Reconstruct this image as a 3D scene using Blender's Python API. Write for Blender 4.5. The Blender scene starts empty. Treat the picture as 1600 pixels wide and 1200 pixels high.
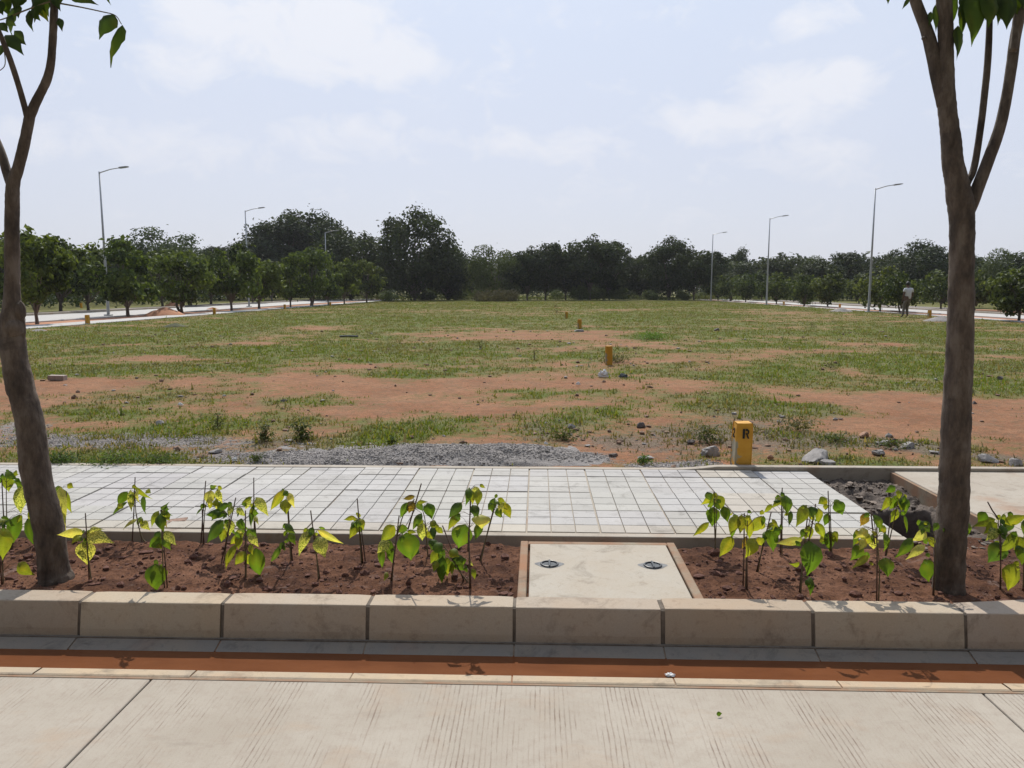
import bpy, math, random
import numpy as np
from mathutils import Vector, noise as mnoise
R = random.Random(7)
rng = np.random.default_rng(11)
scene = bpy.context.scene
COL = scene.collection
rad = math.radians

# ------------------------------------------------------------------ camera
H = 1.73
PITCH = math.atan(149/1200.0)
YAW = rad(1.895)
Fw = Vector((-math.sin(YAW)*math.cos(PITCH), math.cos(YAW)*math.cos(PITCH), -math.sin(PITCH)))
Rt = Vector((math.cos(YAW), math.sin(YAW), 0))
Up = Rt.cross(Fw)
CAM = Vector((0, 0, H))
def ray(px, py): return Fw + Rt*((px-800)/1200.0) + Up*((600-py)/1200.0)
def onz(px, py, z):            # photo pixel -> point on a horizontal level
    d = ray(px, py); return CAM + d*((z-H)/d.z)
def ony(px, py, Y):            # photo pixel -> point at a distance
    d = ray(px, py); return CAM + d*(Y/d.y)
cam_d = bpy.data.cameras.new("camera"); cam = bpy.data.objects.new("camera", cam_d); COL.objects.link(cam)
cam_d.sensor_width = 36; cam_d.lens = 27; cam_d.clip_end = 6000; cam_d.clip_start = .05
cam.location = CAM
cam.rotation_euler = (math.pi/2-PITCH, 0, YAW)
scene.camera = cam
FZ = .17      # field level
BZ = .13      # planting bed level

# ------------------------------------------------------------------ tagging
def tag(o, label=None, cat=None, group=None, kind=None):
    if label: o['label'] = label
    if cat: o['category'] = cat
    if group: o['group'] = group
    if kind: o['kind'] = kind
    return o
def empty(name, loc, label, cat, group=None, rz=0, sc=1):
    o = bpy.data.objects.new(name, None); COL.objects.link(o)
    o.empty_display_size = .1
    o.location = loc; o.rotation_euler = (0, 0, rz); o.scale = (sc, sc, sc) if not isinstance(sc, tuple) else sc
    return tag(o, label, cat, group)
def dup(root, loc, rz, sc, label, group=None):
    r = root.copy(); COL.objects.link(r); r.location = loc; r.rotation_euler = (0, 0, rz)
    r.scale = (sc, sc, sc) if not isinstance(sc, tuple) else sc
    r['label'] = label
    if group: r['group'] = group
    for ch in list(root.children):
        c = ch.copy(); COL.objects.link(c); c.parent = r
        for g in list(ch.children):
            d = g.copy(); COL.objects.link(d); d.parent = c
    return r

# ------------------------------------------------------------------ mesh helpers
def mesh_np(name, V, F, mat, parent=None, col=None, smooth=False):
    V = np.asarray(V, dtype=np.float32); F = np.asarray(F, dtype=np.int32)
    me = bpy.data.meshes.new(name); m, k = F.shape
    me.vertices.add(len(V)); me.vertices.foreach_set('co', V.ravel())
    me.loops.add(m*k); me.loops.foreach_set('vertex_index', F.ravel())
    me.polygons.add(m)
    me.polygons.foreach_set('loop_start', np.arange(0, m*k, k, dtype=np.int32))
    me.polygons.foreach_set('use_smooth', np.full(m, smooth))
    if col is not None:
        a = me.color_attributes.new('Col', 'FLOAT_COLOR', 'POINT')
        a.data.foreach_set('color', np.asarray(col, dtype=np.float32).ravel())
    me.update(calc_edges=True); me.validate()
    if mat: me.materials.append(mat)
    o = bpy.data.objects.new(name, me); COL.objects.link(o)
    if parent: o.parent = parent
    return o
class MB:
    def __init__(s): s.v = []; s.f = []; s.c = []
    def add(s, vs, fs, col=(1, 1, 1, 1)):
        n = len(s.v); s.v += [tuple(v) for v in vs]; s.f += [tuple(i+n for i in f) for f in fs]
        if isinstance(col, list): s.c += col
        else: s.c += [col]*len(vs)
        return s
    def box(s, x0, x1, y0, y1, z0, z1, b=0, col=(1, 1, 1, 1), dz=None):
        """box; b = chamfer round the top edge"""
        if b <= 0:
            vs = [(x0,y0,z0),(x1,y0,z0),(x1,y1,z0),(x0,y1,z0),(x0,y0,z1),(x1,y0,z1),(x1,y1,z1),(x0,y1,z1)]
            s.add(vs, [(3,2,1,0),(4,5,6,7),(0,1,5,4),(1,2,6,5),(2,3,7,6),(3,0,4,7)], col)
        else:
            q = [(x0,y0),(x1,y0),(x1,y1),(x0,y1)]
            qi = [(x0+b,y0+b),(x1-b,y0+b),(x1-b,y1-b),(x0+b,y1-b)]
            h = b*.3
            qm = [(x0+h,y0+h),(x1-h,y0+h),(x1-h,y1-h),(x0+h,y1-h)]
            vs = [(a,c,z0) for a,c in q]+[(a,c,z1-b) for a,c in q]+[(a,c,z1-h) for a,c in qm]+[(a,c,z1) for a,c in qi]
            fs = [(3,2,1,0),(12,13,14,15)]
            for l in range(3):
                for i in range(4):
                    j = (i+1)%4; fs.append((l*4+i,l*4+j,l*4+4+j,l*4+4+i))
            if dz: vs = [(a,c,z+(dz(a,c) if k >= 4 else 0)) for k,(a,c,z) in enumerate(vs)]
            s.add(vs, fs, col)
        return s
    def tube(s, pts, rs, n=8, col=(1,1,1,1), cap=True, wob=0):
        pts = [Vector(p) for p in pts]; rings = []; up = None; N0 = len(s.v)
        for i, p in enumerate(pts):
            a = pts[max(0, i-1)]; b = pts[min(len(pts)-1, i+1)]
            d = (b-a).normalized()
            if up is None:
                up = Vector((1,0,0)) if abs(d.x) < .8 else Vector((0,1,0))
            u = (up - d*up.dot(d)).normalized(); w = d.cross(u); up = u
            for k in range(n):
                t = 2*math.pi*k/n; r = rs[i]
                if wob:
                    q = p + (u*math.cos(t)+w*math.sin(t))*r
                    r *= 1+wob*mnoise.noise(q*11)+wob*.6*mnoise.noise(q*34)+wob*.35*mnoise.noise(q*90)
                s.v.append(tuple(p+(u*math.cos(t)+w*math.sin(t))*r)); s.c.append(col)
        for i in range(len(pts)-1):
            for k in range(n):
                a = N0+i*n+k; b = N0+i*n+(k+1)%n
                s.f.append((a, b, b+n, a+n))
        if cap:
            s.f.append(tuple(N0+k for k in range(n))[::-1]); e = N0+(len(pts)-1)*n
            s.f.append(tuple(e+k for k in range(n)))
        return s
    def build(s, name, mat, parent=None, smooth=False, loc=None):
        me = bpy.data.meshes.new(name); me.from_pydata(s.v, [], s.f)
        a = me.color_attributes.new('Col', 'FLOAT_COLOR', 'POINT')
        a.data.foreach_set('color', np.asarray(s.c, dtype=np.float32).ravel())
        me.materials.append(mat); me.update()
        if smooth: me.polygons.foreach_set('use_smooth', [True]*len(me.polygons))
        o = bpy.data.objects.new(name, me); COL.objects.link(o)
        if parent: o.parent = parent
        if loc: o.location = loc
        return o
def crom(pts, n):
    """Catmull-Rom resample of (x,y,z,r) rows"""
    P = [np.array(p, float) for p in pts]; P = [2*P[0]-P[1]]+P+[2*P[-1]-P[-2]]; out = []
    for i in range(1, len(P)-2):
        for k in range(n):
            t = k/n; a, b, c, d = P[i-1], P[i], P[i+1], P[i+2]
            out.append(.5*((2*b)+(-a+c)*t+(2*a-5*b+4*c-d)*t*t+(-a+3*b-3*c+d)*t**3))
    out.append(P[-2]); return out

# ------------------------------------------------------------------ materials
def newmat(name):
    m = bpy.data.materials.new(name); m.use_nodes = True
    nt = m.node_tree; b = nt.nodes['Principled BSDF']; return m, nt, b
class NT:
    def __init__(s, nt): s.nt = nt
    def n(s, t, **kw):
        x = s.nt.nodes.new(t)
        for k, v in kw.items():
            if k.startswith('i_'):
                x.inputs[k[2:].replace('_', ' ')].default_value = v
            else: setattr(x, k, v)
        return x
    def l(s, a, b): s.nt.links.new(a, b)
    def noise(s, vec, scale, detail=4, rough=.55, dist=0):
        x = s.n('ShaderNodeTexNoise'); x.inputs['Scale'].default_value = scale
        x.inputs['Detail'].default_value = detail; x.inputs['Roughness'].default_value = rough
        x.inputs['Distortion'].default_value = dist
        if vec is not None: s.l(vec, x.inputs['Vector'])
        return x.outputs['Fac']
    def ramp(s, fac, stops):
        x = s.n('ShaderNodeValToRGB'); e = x.color_ramp.elements
        while len(e) < len(stops): e.new(.5)
        for el, (p, c) in zip(e, stops):
            el.position = p; el.color = c if len(c) == 4 else (*c, 1)
        s.l(fac, x.inputs[0]); return x.outputs[0]
    def mix(s, fac, a, b, mode='MIX'):
        x = s.n('ShaderNodeMix', data_type='RGBA', blend_type=mode)
        for v, i in ((fac, 0), (a, 6), (b, 7)):
            if isinstance(v, (int, float)): x.inputs[i].default_value = v
            elif isinstance(v, tuple): x.inputs[i].default_value = v if len(v) == 4 else (*v, 1)
            else: s.l(v, x.inputs[i])
        return x.outputs[2]
    def math(s, op, a, b=0, clamp=False):
        x = s.n('ShaderNodeMath', operation=op, use_clamp=clamp)
        for v, i in ((a, 0), (b, 1)):
            if isinstance(v, (int, float)): x.inputs[i].default_value = v
            else: s.l(v, x.inputs[i])
        return x.outputs[0]
    def maprange(s, v, a, b, c=0, d=1):
        x = s.n('ShaderNodeMapRange'); s.l(v, x.inputs[0])
        for i, q in enumerate((a, b, c, d)): x.inputs[i+1].default_value = q
        return x.outputs[0]
    def scale(s, vec, sc):
        x = s.n('ShaderNodeMapping'); s.l(vec, x.inputs[0]); x.inputs['Scale'].default_value = sc; return x.outputs[0]
    def bump(s, h, strength, dist, b, prev=None):
        x = s.n('ShaderNodeBump'); x.inputs['Strength'].default_value = strength; x.inputs['Distance'].default_value = dist
        s.l(h, x.inputs['Height'])
        if prev is not None: s.l(prev, x.inputs['Normal'])
        if b is not None: s.l(x.outputs[0], b.inputs['Normal'])
        return x.outputs[0]
    def pos(s): return s.n('ShaderNodeNewGeometry').outputs['Position']
    def obj(s): return s.n('ShaderNodeTexCoord').outputs['Object']
    def attr(s): 
        x = s.n('ShaderNodeVertexColor', layer_name='Col'); return x.outputs[0], x.outputs[1]
def simple(name, c, rough=.8, var=.25, scale=8, metal=0, bump=0, bscale=60, world=False, usecol=False, spec=None):
    m, nt, b = newmat(name); g = NT(nt); p = g.pos() if world else g.obj()
    f = g.noise(p, scale, 6, .6)
    lo = tuple(x*(1-var) for x in c); hi = tuple(min(1, x*(1+var)) for x in c)
    col = g.ramp(f, [(.3, lo), (.7, hi)])
    if usecol: col = g.mix(1, col, g.attr()[0], 'MULTIPLY')
    g.l(col, b.inputs['Base Color']); b.inputs['Roughness'].default_value = rough; b.inputs['Metallic'].default_value = metal
    if spec is not None: b.inputs['Specular IOR Level'].default_value = spec
    if bump: g.bump(g.noise(p, bscale, 6, .65), bump, .01, b)
    return m
def concrete(name, base, warm, dirt, mud=0, scale=3, usecol=False):
    m, nt, b = newmat(name); g = NT(nt); p = g.pos()
    f1 = g.noise(p, scale, 6, .6); f2 = g.noise(p, scale*7, 6, .7); f3 = g.noise(p, 140, 3, .6)
    c = g.mix(g.maprange(f1, .38, .66), base, warm)
    c = g.mix(g.maprange(f2, .55, .75, 0, .55), c, dirt)
    c = g.mix(g.maprange(f3, .3, .7, .0, .16), c, (.12, .1, .08))
    c = g.mix(g.maprange(g.noise(g.scale(p, (1, 1, 1)), 4.5, 6, .75, .6), .54, .70, 0, .5), c, tuple(x*.42 for x in dirt))
    if mud: c = g.mix(g.maprange(g.noise(p, 2.3, 5, .6), .55, .7, 0, mud), c, (.33, .15, .07))
    if usecol: c = g.mix(1, c, g.attr()[0], 'MULTIPLY')
    g.l(c, b.inputs['Base Color']); b.inputs['Roughness'].default_value = .85; b.inputs['Specular IOR Level'].default_value = .25
    n1 = g.bump(f2, .35, .004, None); g.bump(f3, .35, .002, b, n1)
    return m
def leafmat(name, tr=.45, rough=.5, hue=0):
    m, nt, b = newmat(name); g = NT(nt); c, a = g.attr(); p = g.obj()
    v = g.noise(p, 130, 4, .7); pat = g.math('MULTIPLY', g.maprange(v, .42, .56), a)
    c2 = g.mix(pat, c, (.62, .62, .2))
    oi = g.n('ShaderNodeObjectInfo').outputs['Random']
    c2 = g.mix(1, c2, g.ramp(oi, [(0, (.82, .88, .85)), (1, (1.12, 1.06, 1.0))]), 'MULTIPLY')
    g.l(c2, b.inputs['Base Color']); b.inputs['Roughness'].default_value = rough; b.inputs['Specular IOR Level'].default_value = .35
    t = g.n('ShaderNodeBsdfTranslucent'); g.l(g.mix(1, c2, (1.45, 1.35, .6), 'MULTIPLY'), t.inputs[0])
    mx = g.n('ShaderNodeMixShader'); mx.inputs[0].default_value = tr
    g.l(b.outputs[0], mx.inputs[1]); g.l(t.outputs[0], mx.inputs[2]); g.l(mx.outputs[0], nt.nodes['Material Output'].inputs[0])
    return m
M = {}
M['leaf'] = leafmat('seedling_leaf', .58, .5)
M['treeleaf'] = leafmat('tree_leaf', .32, .68)
M['farleaf'] = leafmat('far_leaf', .22, .7)
M['grass'] = leafmat('grass_blade', .35, .7)
M['kerb'] = concrete('kerb_concrete', (.46, .36, .26), (.45, .375, .29), (.24, .165, .115), usecol=True)
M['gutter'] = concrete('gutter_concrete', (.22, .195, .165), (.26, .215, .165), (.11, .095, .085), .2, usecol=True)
M['tile'] = concrete('tile_concrete', (.46, .445, .42), (.50, .485, .46), (.31, .285, .25), scale=2, usecol=True)
M['slab'] = concrete('slab_concrete', (.41, .355, .285), (.45, .40, .33), (.28, .21, .155), .45)
M['cover'] = concrete('cover_concrete', (.44, .38, .30), (.46, .415, .345), (.30, .23, .16))
M['rust'] = concrete('frame_mud', (.30, .17, .10), (.30, .25, .18), (.17, .15, .11), .6, 6)
M['farroad'] = concrete('far_road_concrete', (.50, .485, .46), (.53, .51, .48), (.42, .38, .33), scale=.6)
M['mortar'] = simple('mortar_joint', (.16, .13, .1), 1, .3, 20)
M['yellow'] = None
M['steel'] = simple('galvanised_steel', (.45, .46, .47), .45, .12, 3, .6)
M['blackp'] = simple('black_plastic', (.03, .032, .035), .35, .2, 20)
M['greyp'] = simple('grey_plastic', (.10, .11, .12), .85, .15, 30)
M['ink'] = simple('black_stencil_ink', (.015, .014, .012), .8, .3, 60)
M['stake'] = simple('brown_stick', (.11, .07, .05), .85, .3, 60)
M['stem'] = simple('plant_stem', (.15, .12, .06), .8, .3, 60)
M['rock'] = simple('grey_rock', (.27, .25, .235), .9, .35, 14, bump=.8, bscale=30)
M['rockr'] = simple('red_rock', (.34, .19, .12), .9, .3, 14, bump=.8, bscale=30)
M['rockd'] = simple('dark_rock', (.13, .11, .1), .9, .3, 14, bump=.8, bscale=30)
M['clod'] = simple('soil_clod', (.13, .058, .04), 1, .35, 30, bump=.8, bscale=60)
M['white'] = simple('white_plastic', (.75, .75, .74), .6, .08, 9)
M['sand'] = simple('orange_sand', (.42, .2, .11), 1, .25, 2, bump=.5, bscale=25)
M['gravel'] = None

# yellow paint, worn off down to grey cement along one lower corner
m, nt, b = newmat('yellow_paint'); g = NT(nt); p = g.obj()
f = g.noise(p, 9, 6, .65)
c = g.ramp(g.noise(p, 4, 5, .6), [(.35, (.60, .29, .024)), (.65, (.72, .39, .05))])
sep = g.n('ShaderNodeSeparateXYZ'); g.l(p, sep.inputs[0])
dx = g.math('ABSOLUTE', g.math('ADD', sep.outputs[0], .06)); dzz = g.math('ABSOLUTE', g.math('SUBTRACT', sep.outputs[2], .12))
w = g.math('SUBTRACT', .3, g.math('ADD', g.math('MULTIPLY', dx, 4.2), g.math('MULTIPLY', dzz, 1.6)))
w = g.maprange(g.math('ADD', w, g.math('MULTIPLY', g.math('SUBTRACT', f, .5), 1.1)), .08, .14)
c = g.mix(w, c, (.38, .34, .24)); c = g.mix(g.maprange(f, .62, .7, 0, .5), c, (.3, .19, .06))
g.l(c, b.inputs['Base Color']); b.inputs['Roughness'].default_value = .75; g.bump(g.noise(p, 50, 5, .6), .3, .003, b)
M['yellow'] = m

# bark
m, nt, b = newmat('smooth_bark'); g = NT(nt); p = g.obj()
f = g.noise(g.scale(p, (6, 6, 2.2)), 2, 6, .65); f2 = g.noise(g.scale(p, (14, 14, 3)), 3, 6, .7); f3 = g.noise(p, 4.5, 5, .6, .4)
c = g.ramp(f, [(.36, (.045, .031, .022)), (.5, (.103, .074, .054)), (.64, (.175, .136, .104))])
c = g.mix(g.maprange(f3, .57, .66, 0, .6), c, (.026, .018, .015))
c = g.mix(g.maprange(f2, .6, .75, 0, .35), c, (.19, .16, .13))
g.l(c, b.inputs['Base Color']); b.inputs['Roughness'].default_value = .85
c2 = g.mix(g.maprange(g.noise(g.scale(p, (30, 30, 9)), 1.5, 5, .8), .52, .68, 0, .5), c, (.045, .033, .027)); g.l(c2, b.inputs['Base Color'])
n1 = g.bump(f2, .9, .012, None); g.bump(g.noise(g.scale(p, (1, 1, .5)), 70, 6, .75), .9, .005, b, n1); M['bark'] = m
M['barkfar'] = simple('grey_bark', (.16, .13, .11), .9, .3, 6)

# road: broomed concrete with tine lines running away from the kerb
m, nt, b = newmat('road_concrete'); g = NT(nt); p = g.pos()
sep = g.n('ShaderNodeSeparateXYZ'); g.l(p, sep.inputs[0])
wob = g.noise(g.scale(p, (1, .35, 1)), 5, 3, .5)
gx = g.math('MULTIPLY', g.math('ADD', sep.outputs[0], g.math('MULTIPLY', wob, .02)), 2*math.pi/.0205)
gr = g.math('POWER', g.math('MULTIPLY', g.math('ADD', g.math('SINE', gx), 1), .5), 7)
brk = g.maprange(g.noise(g.scale(p, (40, 5, 1)), 1.6, 5, .75), .40, .60)
gm = g.math('MAXIMUM', g.maprange(g.noise(g.scale(p, (3.4, .8, 1)), 1.2, 4, .65, .2), .46, .58), .12)
groove = g.math('MULTIPLY', g.math('MULTIPLY', gr, gm), brk)
f1 = g.noise(p, 1.3, 6, .6); f2 = g.noise(p, 16, 6, .7); f3 = g.noise(p, 170, 3, .6)
c = g.mix(g.maprange(f1, .35, .65), (.455, .405, .335), (.38, .33, .265))
c = g.mix(g.maprange(g.noise(g.scale(p, (1, 1.3, 1)), 2.4, 5, .65, .5), .54, .74, 0, .5), c, (.41, .29, .195))
c = g.mix(g.maprange(g.noise(g.scale(p, (1, 2.2, 1)), 1.9, 4, .6, .3), .64, .72, 0, .5), c, (.26, .21, .17))
c = g.mix(g.maprange(f2, .48, .7, 0, .5), c, (.34, .275, .22))
c = g.mix(g.maprange(g.noise(g.scale(p, (1, .3, 1)), 60, 5, .8), .56, .72, 0, .45), c, (.26, .2, .155))
c = g.mix(g.maprange(f3, .35, .7, 0, .12), c, (.15, .12, .1))
c = g.mix(g.math('MULTIPLY', groove, .7), c, (.24, .155, .11))
g.l(c, b.inputs['Base Color']); b.inputs['Roughness'].default_value = .85; b.inputs['Specular IOR Level'].default_value = .25
n1 = g.bump(g.math('SUBTRACT', 1, groove), .9, .003, None); n2 = g.bump(f2, .3, .003, None, n1); g.bump(f3, .4, .0015, b, n2)
M['road'] = m

# bed soil
m, nt, b = newmat('red_bed_soil'); g = NT(nt); p = g.pos()
f1 = g.noise(p, 3.5, 6, .65); f2 = g.noise(p, 26, 8, .8); f3 = g.noise(p, 75, 5, .8)
c = g.ramp(f1, [(.36, (.10, .048, .03)), (.5, (.185, .087, .05)), (.62, (.27, .135, .082))])
c = g.mix(g.maprange(f2, .50, .62, 0, .85), c, (.06, .03, .024))
c = g.mix(g.maprange(g.noise(p, 5.5, 5, .7, .8), .60, .7, 0, .7), c, (.27, .19, .16))
c = g.mix(g.maprange(f3, .50, .66, 0, .7), c, (.045, .024, .017))
g.l(c, b.inputs['Base Color']); b.inputs['Roughness'].default_value = 1; b.inputs['Specular IOR Level'].default_value = .1
n1 = g.bump(f2, 1, .02, None); g.bump(f3, .9, .006, b, n1); M['soil'] = m
m2 = simple('pit_mud', (.10, .077, .062), .85, .45, 9, bump=1, bscale=30, world=True, spec=.3); M['pit'] = m2

# muddy water
m, nt, b = newmat('muddy_water'); g = NT(nt); p = g.pos()
c = g.ramp(g.noise(g.scale(p, (1, 3, 1)), 2.5, 4, .6), [(.3, (.135, .050, .022)), (.7, (.185, .07, .030))])
g.l(c, b.inputs['Base Color']); b.inputs['Roughness'].default_value = .12; b.inputs['IOR'].default_value = 1.33
b.inputs['Specular IOR Level'].default_value = .25
g.bump(g.noise(g.scale(p, (1, 2, 1)), 12, 3, .5), .05, .004, b); M['water'] = m

# field: vertex attribute R = grass cover, G = gravel, B = dry litter
m, nt, b = newmat('field_ground'); g = NT(nt); p = g.pos(); col, al = g.attr()
sp = g.n('ShaderNodeSeparateColor'); g.l(col, sp.inputs[0])
f1 = g.noise(p, .9, 6, .65); f2 = g.noise(p, 7, 7, .72); f3 = g.noise(p, 60, 5, .7); f4 = g.noise(g.scale(p, (1, .5, 1)), 2.6, 5, .65)
soil = g.ramp(f1, [(.3, (.26, .112, .056)), (.5, (.345, .162, .086)), (.7, (.42, .22, .125))])
soil = g.mix(g.maprange(f2, .47, .62, 0, .6), soil, (.19, .10, .062))
soil = g.mix(g.maprange(g.noise(p, 3.2, 8, .8), .48, .6, 0, .45), soil, (.22, .155, .10))
soil = g.mix(g.maprange(f3, .48, .62, 0, .65), soil, (.12, .075, .05))
f5 = g.noise(p, 22, 6, .8)
soil = g.mix(g.maprange(f5, .52, .66, 0, .6), soil, (.17, .15, .075))
soil = g.mix(g.maprange(f5, .46, .36, 0, .5), soil, (.42, .25, .16))
grass = g.ramp(f2, [(.32, (.055, .075, .02)), (.5, (.105, .135, .032)), (.68, (.18, .18, .06))])
grass = g.mix(g.maprange(f4, .45, .65, 0, .6), grass, (.23, .19, .10))
gf = g.math('ADD', sp.outputs[0], g.math('ADD', g.math('MULTIPLY', g.math('SUBTRACT', f2, .5), 1.6), g.math('MULTIPLY', g.math('SUBTRACT', f3, .5), .8)))
c = g.mix(g.maprange(gf, .22, .78), soil, grass)
dry = g.mix(g.maprange(f3, .4, .6), (.07, .055, .045), (.27, .22, .165))
c = g.mix(g.maprange(g.math('ADD', sp.outputs[2], g.math('MULTIPLY', g.math('SUBTRACT', f2, .5), 1.5)), .4, .7, 0, .8), c, dry)
gv = g.ramp(g.noise(p, 90, 3, .7), [(.3, (.13, .112, .1)), (.5, (.255, .225, .205)), (.7, (.37, .34, .315))])
gfm = g.maprange(g.math('ADD', sp.outputs[1], g.math('MULTIPLY', g.math('SUBTRACT', f2, .5), 1.2)), .4, .6)
c = g.mix(gfm, c, gv)
g.l(c, b.inputs['Base Color']); b.inputs['Roughness'].default_value = 1; b.inputs['Specular IOR Level'].default_value = .1
n1 = g.bump(f2, .8, .05, None); g.bump(f3, .8, .012, b, n1); M['field'] = m
m, nt, b = newmat('grey_gravel'); g = NT(nt); p = g.pos()
f = g.noise(p, 95, 3, .75); c = g.ramp(f, [(.3, (.14, .125, .113)), (.5, (.275, .25, .232)), (.72, (.42, .39, .365))])
c = g.mix(g.maprange(g.noise(p, 4, 4, .6), .55, .7, 0, .5), c, (.2, .19, .2))
g.l(c, b.inputs['Base Color']); b.inputs['Roughness'].default_value = .95
n1 = g.bump(f, 1, .012, None); g.bump(g.noise(p, 12, 4, .6), .6, .03, b, n1); M['gravel'] = m

# ------------------------------------------------------------------ setting: road, gutter, kerb
def xat(px, py, z): return onz(px, py, z).x
J1, J2 = -1.72, 1.92
mb = MB()
for a, c_ in ((-14, J1-3.64), (J1-3.64+.008, J1), (J1+.008, J2), (J2+.008, J2+3.64), (J2+3.648, 16)):
    mb.box(a, c_, -5, 3.19, -.25, 0, .006)
road = mb.build('road', M['road']); tag(road, kind='structure')
JX = [-.108+.72*k for k in range(-18, 22)]
mb = MB()
for a in JX:     # shallow channel: lip, dip under the water, apron up to the kerb
    x0, x1 = a+.003+R.uniform(0, .003), a+.717
    prof = [(3.196, -.02), (3.196, .004), (3.205, .008), (3.262, .003), (3.30, -.03), (3.42, -.028), (3.46, -.002), (3.545, .022), (3.56, -.02)]
    dzz = R.uniform(-.002, .002)
    vs = [(x0, y+.004, z+dzz) for y, z in prof]+[(x1, y+.004, z+dzz) for y, z in prof]; n = len(prof)
    mb.add(vs, [(i, i+n, i+n+1, i+1) for i in range(n-1)], [(2.0, 1.85, 1.6, 1)]*4+[(1, 1, 1, 1)]*5+[(2.0, 1.85, 1.6, 1)]*4+[(1, 1, 1, 1)]*5)  # lip painted lighter: sunlit look put into its colour, along with dry concrete
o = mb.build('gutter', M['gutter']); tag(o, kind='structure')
vs = [(x, y+.004, z-.005) for x in (-14, 16) for y, z in prof]
mb = MB().add(vs, [(i, i+n, i+n+1, i+1) for i in range(n-1)]); mb.box(-14, 16, 3.183, 3.212, -.1, .0025); o = mb.build('gutter_joint_fill', M['rust']); tag(o, kind='structure')
mb = MB().add([(-14, 3.255, -.005), (16, 3.255, -.005), (16, 3.47, -.005), (-14, 3.47, -.005)], [(0, 1, 2, 3)])
o = mb.build('water', M['water']); tag(o, kind='structure')
KZ = .19
mb = MB()
for k, a in enumerate(JX):
    x0, x1 = a+.008+R.uniform(0, .004), a+.713-R.uniform(0, .004)
    t = R.uniform(.9, 1.05); col = (t, t*R.uniform(.97, 1.01), t*R.uniform(.94, 1.02), 1)
    dz = R.uniform(-.003, .003); dy = R.uniform(-.003, .003)
    def yb(x): return 3.712 + (0 if x < 2.1 else min(.14, (x-2.1)*.14))
    N = 10; vs = []
    for i in range(N+1):
        x = x0+(x1-x0)*i/N; e = .003 if i in (0, N) else 0
        ch = lambda s: .0015*mnoise.noise(Vector((x*9, s*7, k)))
        vs += [(x, 3.548+dy, .0), (x, 3.552+dy+e, .06), (x, 3.576+dy+e+ch(1), KZ-.007+dz), (x, 3.578+dy+e, KZ-.002+dz+ch(2)),
               (x, 3.583+dy+e, KZ+dz-e*.7+ch(3)*.6), (x, yb(x)-.004, KZ+dz-e), (x, yb(x), KZ-.01+dz), (x, yb(x), .02)]
    fs = []
    for i in range(N):
        for j in range(7): a_ = i*8+j; fs.append((a_, a_+8, a_+9, a_+1))
    fs += [tuple(range(8))[::-1], tuple(range(N*8, N*8+8))]
    mb.add(vs, fs, col)
o = mb.build('kerb', M['kerb']); tag(o, kind='structure')
mb = MB()
for a in JX:
    q = [(3.556, .0), (3.582, KZ-.012), (3.594, KZ-.004), (3.70, KZ-.004), (3.70, .0)]; x0, x1 = a-.008, a+.012
    mb.add([(x0, y, z) for y, z in q]+[(x1, y, z) for y, z in q], [(0, 1, 2, 3, 4), (9, 8, 7, 6, 5)]+[(i, i+5, (i+1) % 5+5, (i+1) % 5) for i in range(5)])
mb.box(-14, 16, 3.537, 3.556, .0, .024)
o = mb.build('kerb_mortar', M['mortar']); tag(o, kind='structure')

# ------------------------------------------------------------------ setting: tiled pavement
mb = MB(); PX0 = -.066; CY0, CY = 4.807, .166
for gi in range(-22, 5):
    for gj in range(-0, 4):
        tz = R.uniform(-.0035, .0035); tx = R.uniform(-.006, .006); ty = R.uniform(-.006, .006)
        t = R.uniform(.95, 1.03); tint = (t, t*R.uniform(.985, 1), t*R.uniform(.95, 1.01), 1)
        if R.random() < .05: tint = (t, t*.94, t*.85, 1)
        gx0, gy0 = PX0+gi*.48, CY0+gj*3*CY; tz += .002*(R.random() < .2)
        for ci in range(3):
            for cj in range(3):
                x0 = gx0+ci*.16+(.006 if ci == 0 else .0027); x1 = gx0+ci*.16+.16-(.006 if ci == 2 else .0027)
                y0 = gy0+cj*CY+(.008 if cj == 0 else .0035); y1 = gy0+cj*CY+CY-(.008 if cj == 2 else .0035)
                if y0 > 6.55: continue
                y1 = min(y1, 6.556)
                k = R.uniform(.93, 1.03); cc = (tint[0]*k, tint[1]*k, tint[2]*k, 1)
                if gj == 0 and cj == 0: cc = (cc[0], cc[1]*.95, cc[2]*.86, 1)
                fz = FZ+tz
                dzf = lambda x, y: (x-gx0-.24)*tx+(y-gy0-.25)*ty+R.uniform(-.0004, .0004)
                mb.box(x0, x1, y0, y1, .14, fz, .0025, cc, dzf)
pav = mb.build('pavement', M['tile']); tag(pav, kind='structure')
mb = MB(); mb.box(-10.7, 2.334, 4.735, 4.805, .02, FZ-.001, .006); mb.box(-10.7, 2.334, 4.8, 6.56, .02, FZ-.012)
o = mb.build('pavement_bed', M['slab']); tag(o, kind='structure')
# back edging strip of the pavement: flush at left, standing proud at right
mb = MB(); xs = np.linspace(-10.7, 16, 160); vs = []
for x in xs:
    t = min(1, max(0, (x-1.25)/.35)); z = FZ+.002+.03*t*t*(3-2*t) + .002*mnoise.noise(Vector((x*2, 0, 0)))
    vs += [(x, 6.562, .0), (x, 6.562, z-.004), (x, 6.567, z), (x, 6.635, z), (x, 6.64, z-.005), (x, 6.64, 0)]
fs = []
for i in range(len(xs)-1):
    for j in range(5): a_ = i*6+j; fs.append((a_, a_+6, a_+7, a_+1))
mb.add(vs, fs); o = mb.build('pavement_edging', M['slab']); tag(o, kind='structure')
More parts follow.
